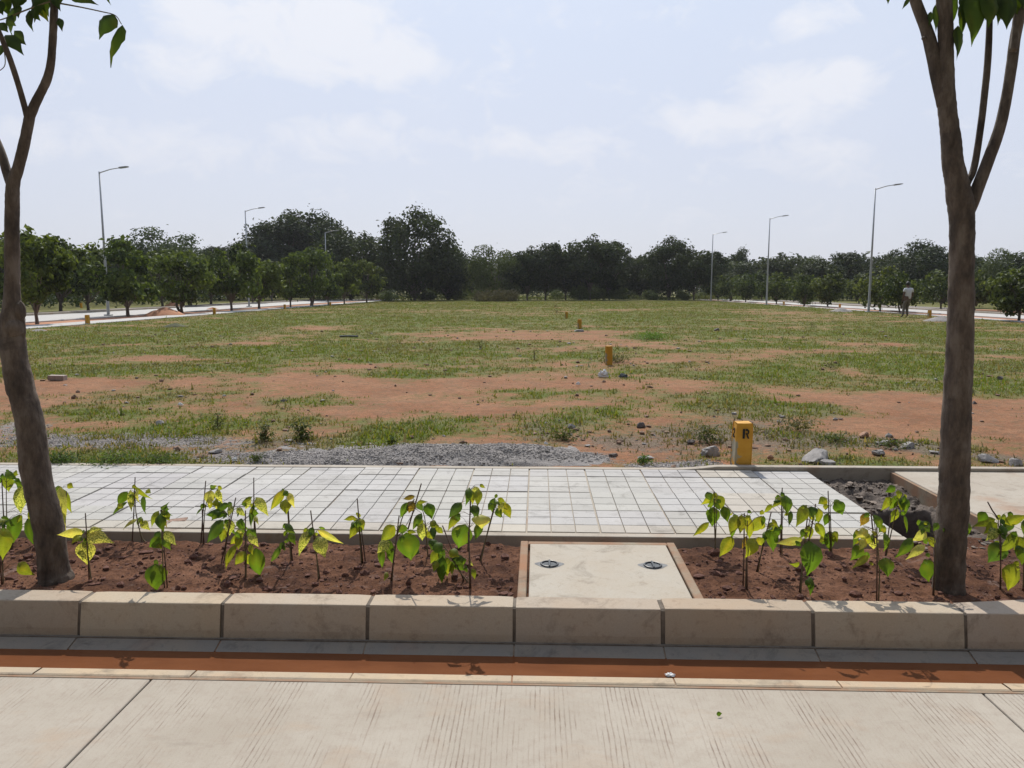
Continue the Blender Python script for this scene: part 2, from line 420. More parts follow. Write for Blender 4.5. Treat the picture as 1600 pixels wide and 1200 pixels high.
# concrete driveway slab at right
mb = MB(); mb.box(3.06, 16, 4.76, 6.558, -.3, FZ+.004, .008); o = mb.build('driveway', M['slab']); tag(o, kind='structure')
mb = MB(); mb.box(3.035, 3.058, 4.78, 6.556, -.3, FZ-.004, .004); o = mb.build('driveway_edge', M['rust']); tag(o, kind='structure')

# ------------------------------------------------------------------ setting: planting bed and pit
def ss(a, b, x):
    t = min(1, max(0, (x-a)/(b-a))); return t*t*(3-2*t)
def soilz(x, y):
    q = Vector((x, y, 0))
    z = BZ + .016*mnoise.noise(q*4) + .012*mnoise.noise(q*11) + .008*mnoise.noise(q*28) + .004*mnoise.noise(q*60)
    z -= .012*ss(3.82, 3.73, y)
    if y > 4.66:      # the muddy pit right of the tiles
        z -= .02*ss(4.66, 4.85, y)
        hole = ss(4.98+.25*max(0, x-2.6), 5.06+.25*max(0, x-2.6), y+.05*mnoise.noise(q*5)) * ss(5.62, 5.50, y+.06*mnoise.noise(q*6)) * ss(2.92, 2.82, x+.05*mnoise.noise(q*7))
        z -= .75*hole
        z -= .05*ss(5.7, 5.9, y)*(1-hole) - .05*ss(5.9, 6.3, y) + .03
        z += (.03*mnoise.noise(q*9)+.03*abs(mnoise.noise(q*19))+.018*mnoise.noise(q*41))*ss(5.45, 5.7, y)
    return z
def grid(name, x0, x1, y0, y1, step, fn, mat):
    nx = int((x1-x0)/step)+1; ny = int((y1-y0)/step)+1
    X = np.linspace(x0, x1, nx); Y = np.linspace(y0, y1, ny)
    V = np.array([(x, y, fn(x, y)) for y in Y for x in X], dtype=np.float32)
    i = np.arange(nx-1)[None, :]+np.arange(ny-1)[:, None]*nx; i = i.ravel()
    F = np.stack([i, i+1, i+1+nx, i+nx], 1)
    return mesh_np(name, V, F, mat, smooth=True)
o = grid('planting_bed', -5.2, 6.4, 3.70, 4.74, .016, soilz, M['soil']); tag(o, kind='structure')
mb = MB().box(-14, -5.2, 3.7, 4.74, 0, BZ); mb.box(6.4, 16, 3.7, 4.74, 0, BZ); o = mb.build('planting_bed_far', M['soil']); tag(o, kind='structure')
o = grid('pit_floor', 2.30, 3.07, 5.08, 6.565, .014, soilz, M['pit']); tag(o, kind='structure')
o = grid('pit_soil', 2.30, 3.07, 4.735, 5.082, .01, soilz, M['soil']); tag(o, kind='structure')

# ------------------------------------------------------------------ setting: field
def ell(lst):
    out = []
    for cx, cy, rx, ry, v in lst:
        c = onz(cx, cy, FZ); l = onz(cx-rx, cy, FZ); t = onz(cx, max(456, cy-ry), FZ); bb = onz(cx, cy+ry, FZ)
        yc = (t.y+bb.y)/2
        out.append((c.x*yc/c.y if c.y else c.x, yc, max(.3, c.x-l.x), max(.18, (t.y-bb.y)/2), v))
    return out
GREEN = ell([(130,580,90,14,.7),(300,576,110,9,.7),(640,587,110,7,.75),(380,548,160,11,.6),(620,672,95,17,.95),(180,640,120,18,.55),
 (850,664,105,20,.6),(1210,637,110,13,.6),(1150,668,100,20,.5),(1430,572,110,17,.9),(1220,575,60,9,.7),(1200,592,80,6,.5),
 (1020,526,24,7,1.2),(1190,540,80,7,.6),(1500,545,110,9,.5),(300,655,90,14,.6),(240,680,60,8,.4),(1290,690,80,8,.3),(1560,600,50,14,.5),
 (330,520,220,12,.4),(700,545,120,12,.5),(560,502,240,10,.4),(170,717,110,8,.5),(430,655,60,16,.35),(860,612,90,8,.4),(1050,575,70,8,.4),
 (250,610,90,8,.3),(950,640,60,7,.4),(480,625,50,8,.4), (1400,520,120,9,.6),(1130,520,60,5,.4),(900,558,80,8,.5),(1010,498,160,10,.35),(60,540,60,12,.4)])
BARE = ell([(330,597,270,12,1),(640,632,120,17,.8),(380,645,160,11,.7),(780,598,150,14,.9),(980,598,110,14,.8),(1300,620,190,13,.8),
 (1350,660,150,22,.9),(1310,700,160,18,.9),(1150,602,130,10,.7),(490,513,80,5,1),(820,526,150,10,.8),(590,572,55,6,.9),(400,537,50,4,.8),
 (255,562,70,6,.7),(1200,497,70,4,.6),(1240,548,80,6,.7),(1330,585,60,7,.6),(1060,655,70,25,.5),(1560,670,90,40,.9),(1560,545,60,5,.5),
 (730,540,80,5,.6),(1090,530,60,4,.5),(480,680,90,18,.5),(1000,700,110,16,.7),(80,605,80,12,.7),(20,640,50,16,.5),(1480,640,120,16,.8),
 (1320,536,110,5,.6),(1010,540,100,5,.6),(1560,488,90,4,.9),(1150,484,60,3,.5),(560,612,90,8,.5),(900,645,60,10,.3),(1580,562,60,5,.4)])
GRAV = ell([(90,690,170,15,.8),(20,668,60,12,.6),(300,690,100,12,.5),(400,712,120,12,1.0),(740,712,190,14,1),(570,716,80,9,.9),(1060,726,60,6,.7),(1120,722,40,6,.5),(600,694,60,5,.4),(860,714,90,10,1.0)])
DRY = ell([(1120,690,110,28,.8),(1180,660,90,20,.6),(850,670,110,20,.6),(460,690,70,20,.6),(330,700,110,10,.5),(1250,640,100,14,.4),
 (1560,712,80,10,1),(1320,690,130,12,.7),(960,568,60,7,.5),(960,690,60,12,.6),(640,655,60,5,.3),(1450,700,60,8,.7),(220,620,120,10,.4),(700,690,60,8,.4)])
def esum(lst, X, Y, jx, jy):
    s = np.zeros_like(X)
    for cx, cy, rx, ry, v in lst:
        d = ((X-cx+jx*rx*.5)/rx)**2+((Y-cy+jy*ry*.5)/ry)**2
        s += v*np.exp(-d*.9)
    return s
_tab = rng.random((64, 64, 8)).astype(np.float32)
def vnoise(X, Y, s, k=0):
    x = X*s; y = Y*s; xi = np.floor(x).astype(int); yi = np.floor(y).astype(int); fx = x-xi; fy = y-yi
    fx = fx*fx*(3-2*fx); fy = fy*fy*(3-2*fy); T = _tab[:, :, k % 8]
    a = T[xi % 64, yi % 64]; b_ = T[(xi+1) % 64, yi % 64]; c_ = T[xi % 64, (yi+1) % 64]; d = T[(xi+1) % 64, (yi+1) % 64]
    return (a*(1-fx)+b_*fx)*(1-fy)+(c_*(1-fx)+d*fx)*fy
def fbm(X, Y, s, k=0, o=4):
    t = 0; a = .5; tot = 0
    for i in range(o): t = t+a*vnoise(X+i*7.3, Y+i*3.1, s, k+i); tot += a; a *= .55; s *= 2.1
    return t/tot
def covers(X, Y):
    jx = (fbm(X, Y, .9, 1)-.5)*2.4; jy = (fbm(X, Y, 1.1, 3)-.5)*2.4
    n = fbm(X, Y*1.6, .35, 0, 5); n2 = fbm(X, Y, 2.2, 2, 4)
    farg = 1/(1+np.exp(-(Y-19)/4.0))
    base = .54+.15*farg+.16*(Y > 60)+(n-.5)*1.35+(n2-.5)*1.0
    g_ = base+esum(GREEN, X, Y, jx, jy)-.55*esum(BARE, X, Y, jx, jy)
    gr_ = esum(GRAV, X, Y, jx, jy)+(n2-.5)*.4
    gr_ = gr_*(Y < 9.5)
    dr = esum(DRY, X, Y, jx, jy)*.8+(n2-.5)*.5+.1
    return np.clip(g_, 0, 1), np.clip(gr_, 0, 1), np.clip(dr, 0, 1)
def fieldz(X, Y):
    return FZ-.01+(fbm(X, Y, .5, 4)-.5)*.05*np.clip((Y-6.7)/2, 0, 1)+(fbm(X, Y, 4, 5)-.5)*.025*np.clip((Y-6.64)/.5, .2, 1)
ys = np.concatenate([6.6401+(np.arange(420)/419.)**2.0*(110-6.64)]); 
us = np.linspace(-1, 1, 420)
YY, UU = np.meshgrid(ys, us, indexing='ij'); half = np.clip(7+YY*.95, 0, 1e9)
XX = UU*half; XX = np.clip(XX, -19.9, 22.9)
# keep the rows distinct where the side clamps: rescale rather than clip
lo = np.maximum(-half, -19.9); hi = np.minimum(half, 22.9); XX = lo+(UU+1)/2*(hi-lo)
G_, GR_, DR_ = covers(XX, YY); ZZ = fieldz(XX, YY)
V = np.stack([XX, YY, ZZ], -1).reshape(-1, 3); nx = len(us); ny = len(ys)
i = (np.arange(nx-1)[None, :]+np.arange(ny-1)[:, None]*nx).ravel()
F = np.stack([i, i+1, i+1+nx, i+nx], 1)
C = np.stack([G_, GR_, DR_, np.ones_like(G_)], -1).reshape(-1, 4)
field = mesh_np('field', V, F, M['field'], col=C, smooth=True); tag(field, kind='structure')
# the wide ground beyond and all round, one sheet to the horizon (just under the others)
def ground():
    rr = [0, 8, 20, 40, 80, 160, 320, 700, 1500, 3000]; n = 64; vs = [(0, 0, .06)]; fs = []
    for r in rr[1:]:
        for k in range(n): t = 2*math.pi*k/n; vs.append((r*math.cos(t), r*math.sin(t), .06))
    fs = [(0, 1+k, 1+(k+1) % n) for k in range(n)]
    for j in range(len(rr)-2):
        for k in range(n): a = 1+j*n+k; b_ = 1+j*n+(k+1) % n; fs.append((a, a+n, b_+n, b_))
    vs = [(x, y, z-(.5 if (abs(y) < 7 or -5.2 < y < 8) and math.hypot(x, y) < 21 else 0)) for x, y, z in vs]
    m_ = MB().add(vs, fs, (.75, 0, .1, 1)); return m_.build('ground', M['field'])
tag(ground(), kind='structure')

# side streets, running away on both sides of the field
def strip(name, x0, x1, y0, y1, z, mat, h=.2, b=0.0):
    o = MB().box(x0, x1, y0, y1, z-h, z, b).build(name, mat); tag(o, kind='structure'); return o
strip('path', -21.5, -20.0, 6.7, 112, FZ+.02, M['farroad'], b=.02)
strip('verge', -23.4, -21.5, 6.7, 112, FZ-.02, M['sand'])
strip('side_kerb', -23.65, -23.4, 6.7, 112, FZ+.05, M['farroad'], b=.02)
strip('side_road', -30.6, -23.65, 6.7, 122, FZ-.06, M['farroad'])
strip('far_kerb', -30.9, -30.6, 6.7, 66, FZ+.08, M['slab'], b=.02); strip('far_kerb', -30.9, -30.6, 74, 112, FZ+.08, M['slab'], b=.02)
strip('verge', -33.6, -30.9, 6.7, 112, FZ-.01, M['field'])
strip('path', 23.0, 23.5, 6.7, 112, FZ+.02, M['farroad'], b=.02)
strip('verge', 23.5, 24.8, 6.7, 112, FZ-.02, M['sand'])
strip('side_kerb', 24.8, 25.0, 6.7, 112, FZ+.05, M['farroad'], b=.02)
strip('side_road', 25.0, 29.6, 6.7, 122, FZ-.06, M['farroad'])
strip('far_kerb', 29.6, 29.85, 6.7, 112, FZ+.06, M['slab'], b=.02)
strip('verge', 29.85, 34, 6.7, 60, FZ-.01, M['sand']); strip('verge', 29.85, 34, 60, 112, FZ-.01, M['field'])

# ------------------------------------------------------------------ grass blades (nobody could count them)
def grass_blades(name, n, y0, y1, hgt, per, thr=.42, colf=1.0, seed=3, dryonly=False):
    r = np.random.default_rng(seed)
    u = r.random(n*3); Y = y0*(y1/y0)**(u) if y1/y0 > 2 else y0+(y1-y0)*u
    half = np.minimum(6+Y*.85, 40); X = (r.random(len(Y))*2-1)*half
    ok = (X > -19.9) & (X < 22.9); X = X[ok]; Y = Y[ok]
    g_, gr_, dr_ = covers(X, Y)
    fine = fbm(X, Y, 6, 6, 3)
    if dryonly: p_ = np.clip((dr_-.35)*2.2, 0, 1)*(fine > .42)
    else: p_ = np.clip((g_+(fine-.5)*1.1-thr)*1.9+.13, 0, 1)*np.where(gr_ > .75, .15, 1)
    ok = r.random(len(X)) < p_; X = X[ok][:n]; Y = Y[ok][:n]; g_ = g_[ok][:n]; dr_ = dr_[ok][:n]
    m_ = len(X)*per; X0 = np.repeat(X, per)+r.normal(0, .035, m_)*(1+np.repeat(Y, per)*.03); Y0 = np.repeat(Y, per)+r.normal(0, .035, m_)*(1+np.repeat(Y, per)*.03)
    ok = Y0 > 6.66; X0 = X0[ok]; Y0 = Y0[ok]; m_ = len(X0)
    G0 = np.repeat(g_, per)[ok]; D0 = np.repeat(dr_, per)[ok]
    Z0 = fieldz(X0, Y0)-.006
    sc = (hgt*(.35+r.random(m_)**2*1.1))*(1+np.clip((Y0-12)/60, 0, 1)*.8)*(.7+.5*G0)
    az = r.random(m_)*2*np.pi; lean = r.random(m_)*.9+.1; wd = sc*.11+.0016*np.sqrt(Y0)*1.0
    dx = np.cos(az); dy = np.sin(az); px_ = -dy; py_ = dx
    B1 = np.stack([X0-px_*wd, Y0-py_*wd, Z0], -1); B2 = np.stack([X0+px_*wd, Y0+py_*wd, Z0], -1)
    T = np.stack([X0+dx*lean*sc, Y0+dy*lean*sc, Z0+sc*(1.05-lean*.45)], -1)
    V = np.stack([B1, B2, T], 1).reshape(-1, 3); F = np.arange(m_*3).reshape(-1, 3)
    t = r.random(m_); patch = fbm(X0, Y0, .8, 7, 3)
    green = np.stack([.095+.08*t, .14+.075*t, .02+.015*t], -1); olive = np.stack([.115+.06*t, .12+.05*t, .04+.02*t], -1); straw = np.stack([.20+.10*t, .165+.08*t, .09+.05*t], -1)
    w = np.clip((patch-.40)*4+(.9-G0)*1.2, 0, 1)[:, None]
    c = green*(1-w)+olive*w
    isd = (r.random(m_) < (.14+.25*D0+(.9 if dryonly else 0)*.7))[:, None]
    c = np.where(isd, straw*(.7 if dryonly else 1), c)*colf
    C = np.concatenate([c, np.zeros((m_, 1))], 1).repeat(3, 0)
    o = mesh_np(name, V, F, M['grass'], col=C); return o
o = grass_blades('grass', 85000, 6.7, 100, .043, 6); tag(o, 'short patchy green grass growing over the red soil of the plot', 'grass', kind='stuff')
o = grass_blades('dry_weeds', 12000, 6.8, 30, .06, 5, seed=9, dryonly=True); tag(o, 'brown dry weed litter lying between the grass near the pavement', 'weeds', kind='stuff')

o = grass_blades('dry_weeds', 700, 7.4, 60, .12, 2, seed=21, thr=.25); tag(o, 'thin scattered weed stalks standing above the short grass of the plot', 'weeds', kind='stuff')
# ------------------------------------------------------------------ rocks
def ico(sub=1):
    import bmesh
    bm = bmesh.new(); bmesh.ops.create_icosphere(bm, subdivisions=sub, radius=1)
    v = np.array([x.co[:] for x in bm.verts]); f = np.array([[q.index for q in x.verts] for x in bm.faces]); bm.free(); return v, f
I1 = ico(1); I3 = ico(4)
def rockmesh(name, sx, sy, sz, mat, loc, seed, label, cat='rock', group=None, rz=0):
    v, f = I3; q = v.copy(); r = random.Random(seed); off = Vector((seed*3.1, seed*1.7, 0))
    pl = [(Vector((r.gauss(0, 1), r.gauss(0, 1), r.gauss(0, 1))).normalized(), r.uniform(.55, .85)) for _ in range(9)]
    out = []
    for p in q:
        P = Vector(p)*(1+.25*mnoise.noise(Vector(p)*1.3+off)+.16*mnoise.noise(Vector(p)*3.4+off)+.1*mnoise.noise(Vector(p)*8+off))
        for nrm, d in pl:
            k = P.dot(nrm)
            if k > d: P -= nrm*(k-d)*.9
        out.append((P.x*sx, P.y*sy, max(P.z, -.35)*sz))
    o = mesh_np(name, out, f, mat, smooth=False)
    o.location = loc; o.rotation_euler = (0, 0, rz); tag(o, label, cat, group); return o
def scatter(name, pts, sizes, mat, flat=.6, seed=1, cols=None):
    v, f = I1; r = np.random.default_rng(seed); n = len(pts)
    jit = 1+r.normal(0, .22, (n, len(v), 1)); V = v[None]*jit*sizes[:, None, None]*np.array([1, 1, flat])*(1+r.normal(0, .25, (n, 1, 3)))
    a = r.random(n)*6.283; ca, sa = np.cos(a)[:, None], np.sin(a)[:, None]
    V = np.stack([V[..., 0]*ca-V[..., 1]*sa, V[..., 0]*sa+V[..., 1]*ca, V[..., 2]], -1)+pts[:, None, :]
    F = (f[None]+(np.arange(n)*len(v))[:, None, None]).reshape(-1, 3)
    return mesh_np(name, V.reshape(-1, 3), F, mat)
# soil clods in the bed
P = []; S = []
for _ in range(5200):
    x = R.uniform(-4.6, 5.0); y = R.uniform(3.73, 4.72)
    if -.13 < x < .88 and y > 3.7: continue
    s = .003+abs(R.gauss(0, 1))**2.2*.0032; s = min(s, .026); P.append((x, y, soilz(x, y)+s*.2)); S.append(s)
o = scatter('soil_clods', np.array(P), np.array(S), M['clod'], .75); tag(o, 'small crumbly soil clods scattered over the planting bed', 'clods', kind='stuff')
P = []; S = []
for _ in range(800):
    x = R.uniform(2.36, 3.03); y = R.uniform(4.8, 6.52); s = min(.028, .003+abs(R.gauss(0, 1))**2*.006)
    if 4.95 < y < 5.62 and x < 2.9: continue
    P.append((x, y, soilz(x, y)+s*.3)); S.append(s)
o = scatter('pit_rubble', np.array(P), np.array(S), simple('wet_rubble', (.17, .13, .10), .85, .6, 5), .6, 5); tag(o, 'dark wet rubble covering the back of the muddy pit', 'rubble', kind='stuff')
# gravel grains
def heapz(x, y):
    def b(cx, cy, rx, ry, h): return h*math.exp(-(((x-cx)/rx)**2+((y-cy)/ry)**2)*1.2)
    z = b(-1.15, 7.05, .6, .30, .085)+b(-.2, 7.1, .75, .34, .10)+b(-2.1, 6.98, .5, .22, .05)+b(.7, 7.0, .5, .25, .05)
    z += .022*mnoise.noise(Vector((x*4, y*6, 0)))+.012*mnoise.noise(Vector((x*13, y*13, 3)))+.004*mnoise.noise(Vector((x*34, y*34, 3)))
    e = ss(6.645, 6.74, y)*ss(7.95, 7.6, y)*ss(-2.9, -2.5, x)*ss(1.15, -.1, x)
    return FZ-.045+(z+.035)*e+.018*ss(6.75, 6.645, y)*ss(-2.9, -2.5, x)*ss(1.15, -.1, x)
n = 42000; X = rng.uniform(-6, 3.2, n*2); Y = 6.66+rng.random(n*2)**1.3*2.6
g_, gr_, dr_ = covers(X, Y); ok = rng.random(len(X)) < np.clip((gr_-.35)*2, 0, 1); X = X[ok][:14000]; Y = Y[ok][:14000]
S = .0035+rng.random(len(X))**4*.009
Z = np.array([max(float(fieldz(np.array(a), np.array(b_))), heapz(a, b_) if -2.9 < a < 1.6 and b_ < 7.9 else 0)+.002 for a, b_ in zip(X, Y)])
o = scatter('gravel', np.stack([X, Y, Z], -1), S, simple('gravel_stone', (.31, .283, .262), .95, .55, 6), .7, 6); tag(o, 'fine grey gravel spilled along the back edge of the pavement', 'gravel', kind='stuff')
# loose stones in the field, small
X = rng.uniform(-14, 14, 16000); Y = 6.7+rng.random(16000)**1.6*22; S = (.004+rng.random(16000)**7*.026)*(1+Y/25)
ok = rng.random(16000) < np.clip(covers(X, Y)[2]*1.3+.05, 0, 1); X, Y, S = X[ok], Y[ok], S[ok]
k = len(X)//4
o = scatter('pebbles', np.stack([X, Y, fieldz(X, Y)+S*.3], -1)[:k], S[:k], M['rock'], .6, 8); tag(o, 'loose grey pebbles strewn over the soil behind the pavement', 'pebbles', kind='stuff')
o = scatter('pebbles', np.stack([X, Y, fieldz(X, Y)+S*.3], -1)[k:], S[k:], simple('brown_stone', (.2, .125, .085), .95, .5, 5), .6, 9); tag(o, 'loose reddish stones strewn over the bare soil', 'pebbles', kind='stuff')
# the rocks one can tell apart: px, py(base), w, h (photo px), material, label
ROCKS = [(1112,712,34,20,'rock','pale grey broken rock just left of the yellow post marked R','broken grey rocks behind the pavement'),
 (1283,722,50,22,'rock','largest grey rock behind the pavement edging above the pit',''),
 (1296,727,26,12,'rock','small grey chip leaning against the largest grey rock',''),
 (1353,683,18,11,'rockr','tan stone in the weeds between post R and the right tree',''),
 (1386,695,20,8,'rock','flat pale stone in the weeds left of the right tree',''),
 (1399,694,10,14,'rockd','dark upright stone beside the flat pale stone',''),
 (1422,700,24,10,'rock','flat grey stone lying nearest to the left side of the right tree',''),
 (1375,710,22,9,'rock','low grey stone in the rubble line right of the largest rock',''),
 (1001,667,18,10,'rockd','dark red clod standing alone in the soil left of post R',''),
 (1548,722,30,12,'rock','pale stone at the rubble edge right of the right tree trunk',''),
 (1591,727,20,12,'rock','pale grey stone at the right end of the rubble strip',''),
 (893,668,13,9,'rock','grey round stone in the weed patch behind the gravel heap',''),
 (1206,717,12,8,'rockr','reddish stone on the soil just right of post R',''),
 (1147,728,11,7,'rock','small chip of cement at the foot of post R',''),
 (1080,692,14,7,'rockd','dark stone on soil a little left of the pale broken rock',''),
 (958,713,16,7,'rockd','dark flat stone behind the middle of the pavement',''),
 (1010,717,26,5,'rock','long flat grey flake on the soil behind the pavement',''),
 (906,503,5,4,'rockd','tiny dark stone beside the second yellow post',''),
 (1120,517,9,7,'rockd','dark lump of earth far out on the field right of the bright tuft',''),
 (280,620,10,4,'rockd','flat dark stone on the left of the field beyond the grass band',''),
 (443,628,13,5,'rockd','wide flat dark stone lying in mid field left of centre',''),
 (247,663,14,7,'rock','grey stone at the weed patch edge left of centre',''),
 (333,707,20,6,'rock','flat grey stone in the gravel left of centre',''),
 (213,591,5,3,'rockd','small dark pebble on the bare soil band near the brick',''),
 (1565,592,9,6,'rockd','small dark stone on the grass right of the right tree',''),
 (1524,631,9,5,'rockd','dark stone on bare soil just right of the right tree','')]
for k, (px_, py_, w, h, mt, lab, grp) in enumerate(ROCKS):
    p = onz(px_, py_, FZ); d = (p-CAM).length; sx = w/1200*d/2; sz = h/1200*d*.62
    rockmesh('rock', sx, sx*.8, sz, M[mt], (p.x, p.y+sx*.6, FZ+sz*.12), k+3, lab, 'rock', rz=R.uniform(0, .8))
p = onz(90, 593, FZ); o = MB().box(-.13, .13, -.07, .07, -.01, .075, .008).build('brick', simple('grey_brick', (.36, .29, .25), .9, .25, 20, bump=.4)); o.location = (p.x, p.y, FZ); o.rotation_euler = (0, .03, .12); tag(o, 'grey brick lying on the bare soil left of the field', 'brick')
p = onz(278, 822, BZ); o = MB().box(-.062, .062, -.035, .035, -.01, .042, .006).build('brick', simple('brown_brick', (.30, .19, .14), .9, .3, 25, bump=.5)); o.location = (p.x, p.y, BZ+.004); o.rotation_euler = (.05, -.08, .18); tag(o, 'brown broken brick half sunk in the planting bed soil', 'brick')

# gravel heap spilling against the pavement
o = grid('gravel_heap', -2.95, 1.65, 6.642, 7.95, .014, heapz, M['gravel'])
tag(o, 'low grey gravel heap spread along the back edge of the tiled pavement', 'gravel heap', kind='stuff')
# small heaps beside the side streets
def heap(name, px_, py_, wpx, hpx, mat, label):
    p = onz(px_, py_, FZ); d = (p-CAM).length; w = wpx/1200*d/2; h = hpx/1200*d; vs = []; fs = []; nr, nt_ = 8, 28
    for j in range(nr+1):
        r_ = j/nr
        for k in range(nt_):
            t = 2*math.pi*k/nt_; q = Vector((r_*math.cos(t), r_*math.sin(t), 0)); nn = 1+.18*mnoise.noise(q*2+Vector((px_, 0, 0)))
            vs.append((q.x*w*nn, q.y*w*.8*nn, h*(max(0, 1-r_))**.85*(1+.25*mnoise.noise(q*3+Vector((0, px_, 0))))-.02))
    for j in range(nr):
        for k in range(nt_): a = j*nt_+k; b_ = j*nt_+(k+1) % nt_; fs.append((a, a+nt_, b_+nt_, b_))
    o = MB().add(vs, fs).build(name, mat, smooth=True); o.location = (p.x, p.y+w*.5, FZ); tag(o, label, 'heap'); return o
heap('sand_heap', 250, 493, 62, 12, M['sand'], 'red brown sand heap under the left row trees beside the path')
heap('sand_heap', 267, 479, 24, 8, M['sand'], 'smaller orange sand heap across the left side street')
heap('sand_heap', 330, 483, 18, 3, M['sand'], 'low flat sand heap between two trees of the left row')
heap('stone_heap', 1318, 487, 36, 6, M['gravel'], 'low grey stone dust heap at the right edge of the field')
heap('stone_heap', 1475, 502, 46, 7, M['gravel'], 'grey stone dust heap behind the right tree trunk')
heap('stone_heap', 55, 517, 26, 3, M['gravel'], 'low pale rubble heap beside the left path behind the left tree')
heap('earth_mound', 268, 511, 40, 6, simple('mound_weeds', (.07, .075, .035), 1, .4, 5, bump=.8), 'dark weedy mound of earth on the grass left of the field')

# ------------------------------------------------------------------ manhole with square cover
fx0 = xat(808, 931, .155); fx1 = onz(1100, 935, .155).x; cx0 = onz(826, 933, .158).x; cx1 = onz(1081, 934, .158).x
y0f, y1f = 3.716, 4.665; yc0, yc1 = 3.722, 4.60
mh = empty('manhole', ((fx0+fx1)/2, (y0f+y1f)/2, .15), 'square concrete manhole cover in a muddy frame set in the planting bed', 'manhole')
ox, oy, oz = mh.location
mb = MB(); mb.box(fx0-ox, cx0-.012-ox, y0f-oy, y1f-oy, -.2, .010, .008); mb.box(cx1+.012-ox, fx1-ox, y0f-oy, y1f-oy, -.2, .009, .008)
mb.box(cx0-.012-ox, cx1+.012-ox, yc1+.012-oy, y1f-oy, -.2, .007, .006)
mb.build('frame', M['rust'], mh)
mb = MB().box(cx0-.012-ox, cx1+.012-ox, y0f-oy, yc1+.012-oy, -.2, -.03); mb.build('recess', M['mortar'], mh)
mb = MB().box(cx0-ox, cx1-ox, yc0+.004-oy, yc1-oy, -.06, .013, .006); cov = mb.build('cover', M['cover'], mh)
for (px_, py_) in ((858.5, 882), (1020, 884)):
    q = onz(px_, py_, .163); lx, ly = q.x-ox, q.y-oy; rr = .047
    rg = MB(); n = 28
    rg.tube([(lx+rr*math.cos(2*math.pi*k/n), ly+rr*math.sin(2*math.pi*k/n), .0165) for k in range(n+1)], [.006]*(n+1), 8, cap=False)
    ring = rg.build('lifting_ring', M['blackp'], mh, smooth=True)
    d_ = MB(); vs = [(lx+(rr-.004)*math.cos(2*math.pi*k/n), ly+(rr-.004)*math.sin(2*math.pi*k/n), .0148) for k in range(n)]
    d_.add(vs, [tuple(range(n))]); d_.build('socket', M['greyp'], ring)
    MB().tube([(lx, ly-rr, .021), (lx, ly, .025), (lx, ly+rr, .021)], [.006]*3, 6).build('handle', M['greyp'], ring)
    # cement smear round the socket
    sm = [(lx+(.062+.02*math.cos(2*t)+.008*math.sin(5*t))*math.cos(t), ly+(.058+.004*math.sin(3*t))*math.sin(t), .0142) for t in [2*math.pi*k/40 for k in range(40)]]
    MB().add(sm, [tuple(range(40))]).build('cement_ring', simple('grey_cement', (.2, .2, .2), .9, .3, 30), mh)

# ------------------------------------------------------------------ yellow marker posts
def post(loc, w, h, label, letters=False, lean=0.0, rz=0):
    o = MB()
    N = 7; vs = []; c = .006
    for i in range(N+1):
        z = h*i/N; zz = z if i < N else h-.0
        wv = w/2*(1.02-.03*i/N)
        if i == N: wv -= .004
        for sx, sy in ((-1,-1),(1,-1),(1,1),(-1,1)):
            for q in ((sx*(wv-c), sy*wv), (sx*wv, sy*(wv-c))) if sx*sy > 0 else ((sx*wv, sy*(wv-c)), (sx*(wv-c), sy*wv)):
                vs.append((q[0]+lean*z+.002*mnoise.noise(Vector((q[0]*20, q[1]*20, z*12))), q[1]+.002*mnoise.noise(Vector((q[0]*20, z*12, q[1]*20))), zz))
    fs = []
    for i in range(N):
        for k in range(8): a = i*8+k; b_ = i*8+(k+1) % 8; fs.append((a, b_, b_+8, a+8))
    fs.append(tuple(range(N*8, N*8+8)))
    p = o.add(vs, fs).build('marker_post', M['yellow']); p.location = loc; p.rotation_euler = (0, 0, rz)
    tag(p, label, 'marker post', 'yellow boundary marker posts on the field')
    if letters:
        y = -w/2-.0035; cx = .012+lean*.32; z0 = .272; hh = .085
        lb = MB()
        def poly(pts, th=.0015): 
            n = len(pts); lb.add([(cx+a*hh*.55, y, z0+b_*hh) for a, b_ in pts]+[(cx+a*hh*.55, y+th+.003, z0+b_*hh) for a, b_ in pts], [tuple(range(n)), tuple(range(n, 2*n))[::-1]]+[(i, i+n, (i+1) % n+n, (i+1) % n) for i in range(n)])
        poly([(-.62, 0), (-.22, 0), (-.22, 1), (-.62, 1)])                      # stem of the stencilled R
        poly([(-.12, .8), (.2, .8), (.32, .72), (.32, 1-.02), (.2, 1), (-.12, 1)])
        poly([(.32, .62), (.32, .97), (.55, .85), (.58, .68), (.48, .5), (.28, .42)])
        poly([(-.08, .42), (.3, .42), (.34, .56), (-.08, .56)])
        poly([(.05, .40), (.3, .40), (.62, 0), (.3, 0)])
        lb.build('letter', M['ink'], p)
        lb = MB(); xf = -w/2-.0035
        def poly2(pts):
            n = len(pts); lb.add([(xf+lean*(z0+b_*hh), a*hh*.6, z0+b_*hh) for a, b_ in pts]+[(xf+.005+lean*(z0+b_*hh), a*hh*.6, z0+b_*hh) for a, b_ in pts], [tuple(range(n)), tuple(range(n, 2*n))[::-1]]+[(i, i+n, (i+1) % n+n, (i+1) % n) for i in range(n)])
        poly2([(.5, .72), (.25, .95), (.0, 1), (-.25, .95), (-.5, .75), (-.5, .6), (-.3, .6), (-.2, .78), (0, .84), (.2, .78), (.32, .68)])
        poly2([(-.5, .58), (-.3, .58), (.2, .16), (-.5, .16), (-.5, 0), (.55, 0), (.55, .16)])
        lb.build('digit', M['ink'], p)
    return p
p = onz(1160, 731, FZ); post((p.x, 6.725, FZ-.01), .148, .405, 'largest yellow marker post, stencilled R, standing behind the pavement edging', True, lean=.022)
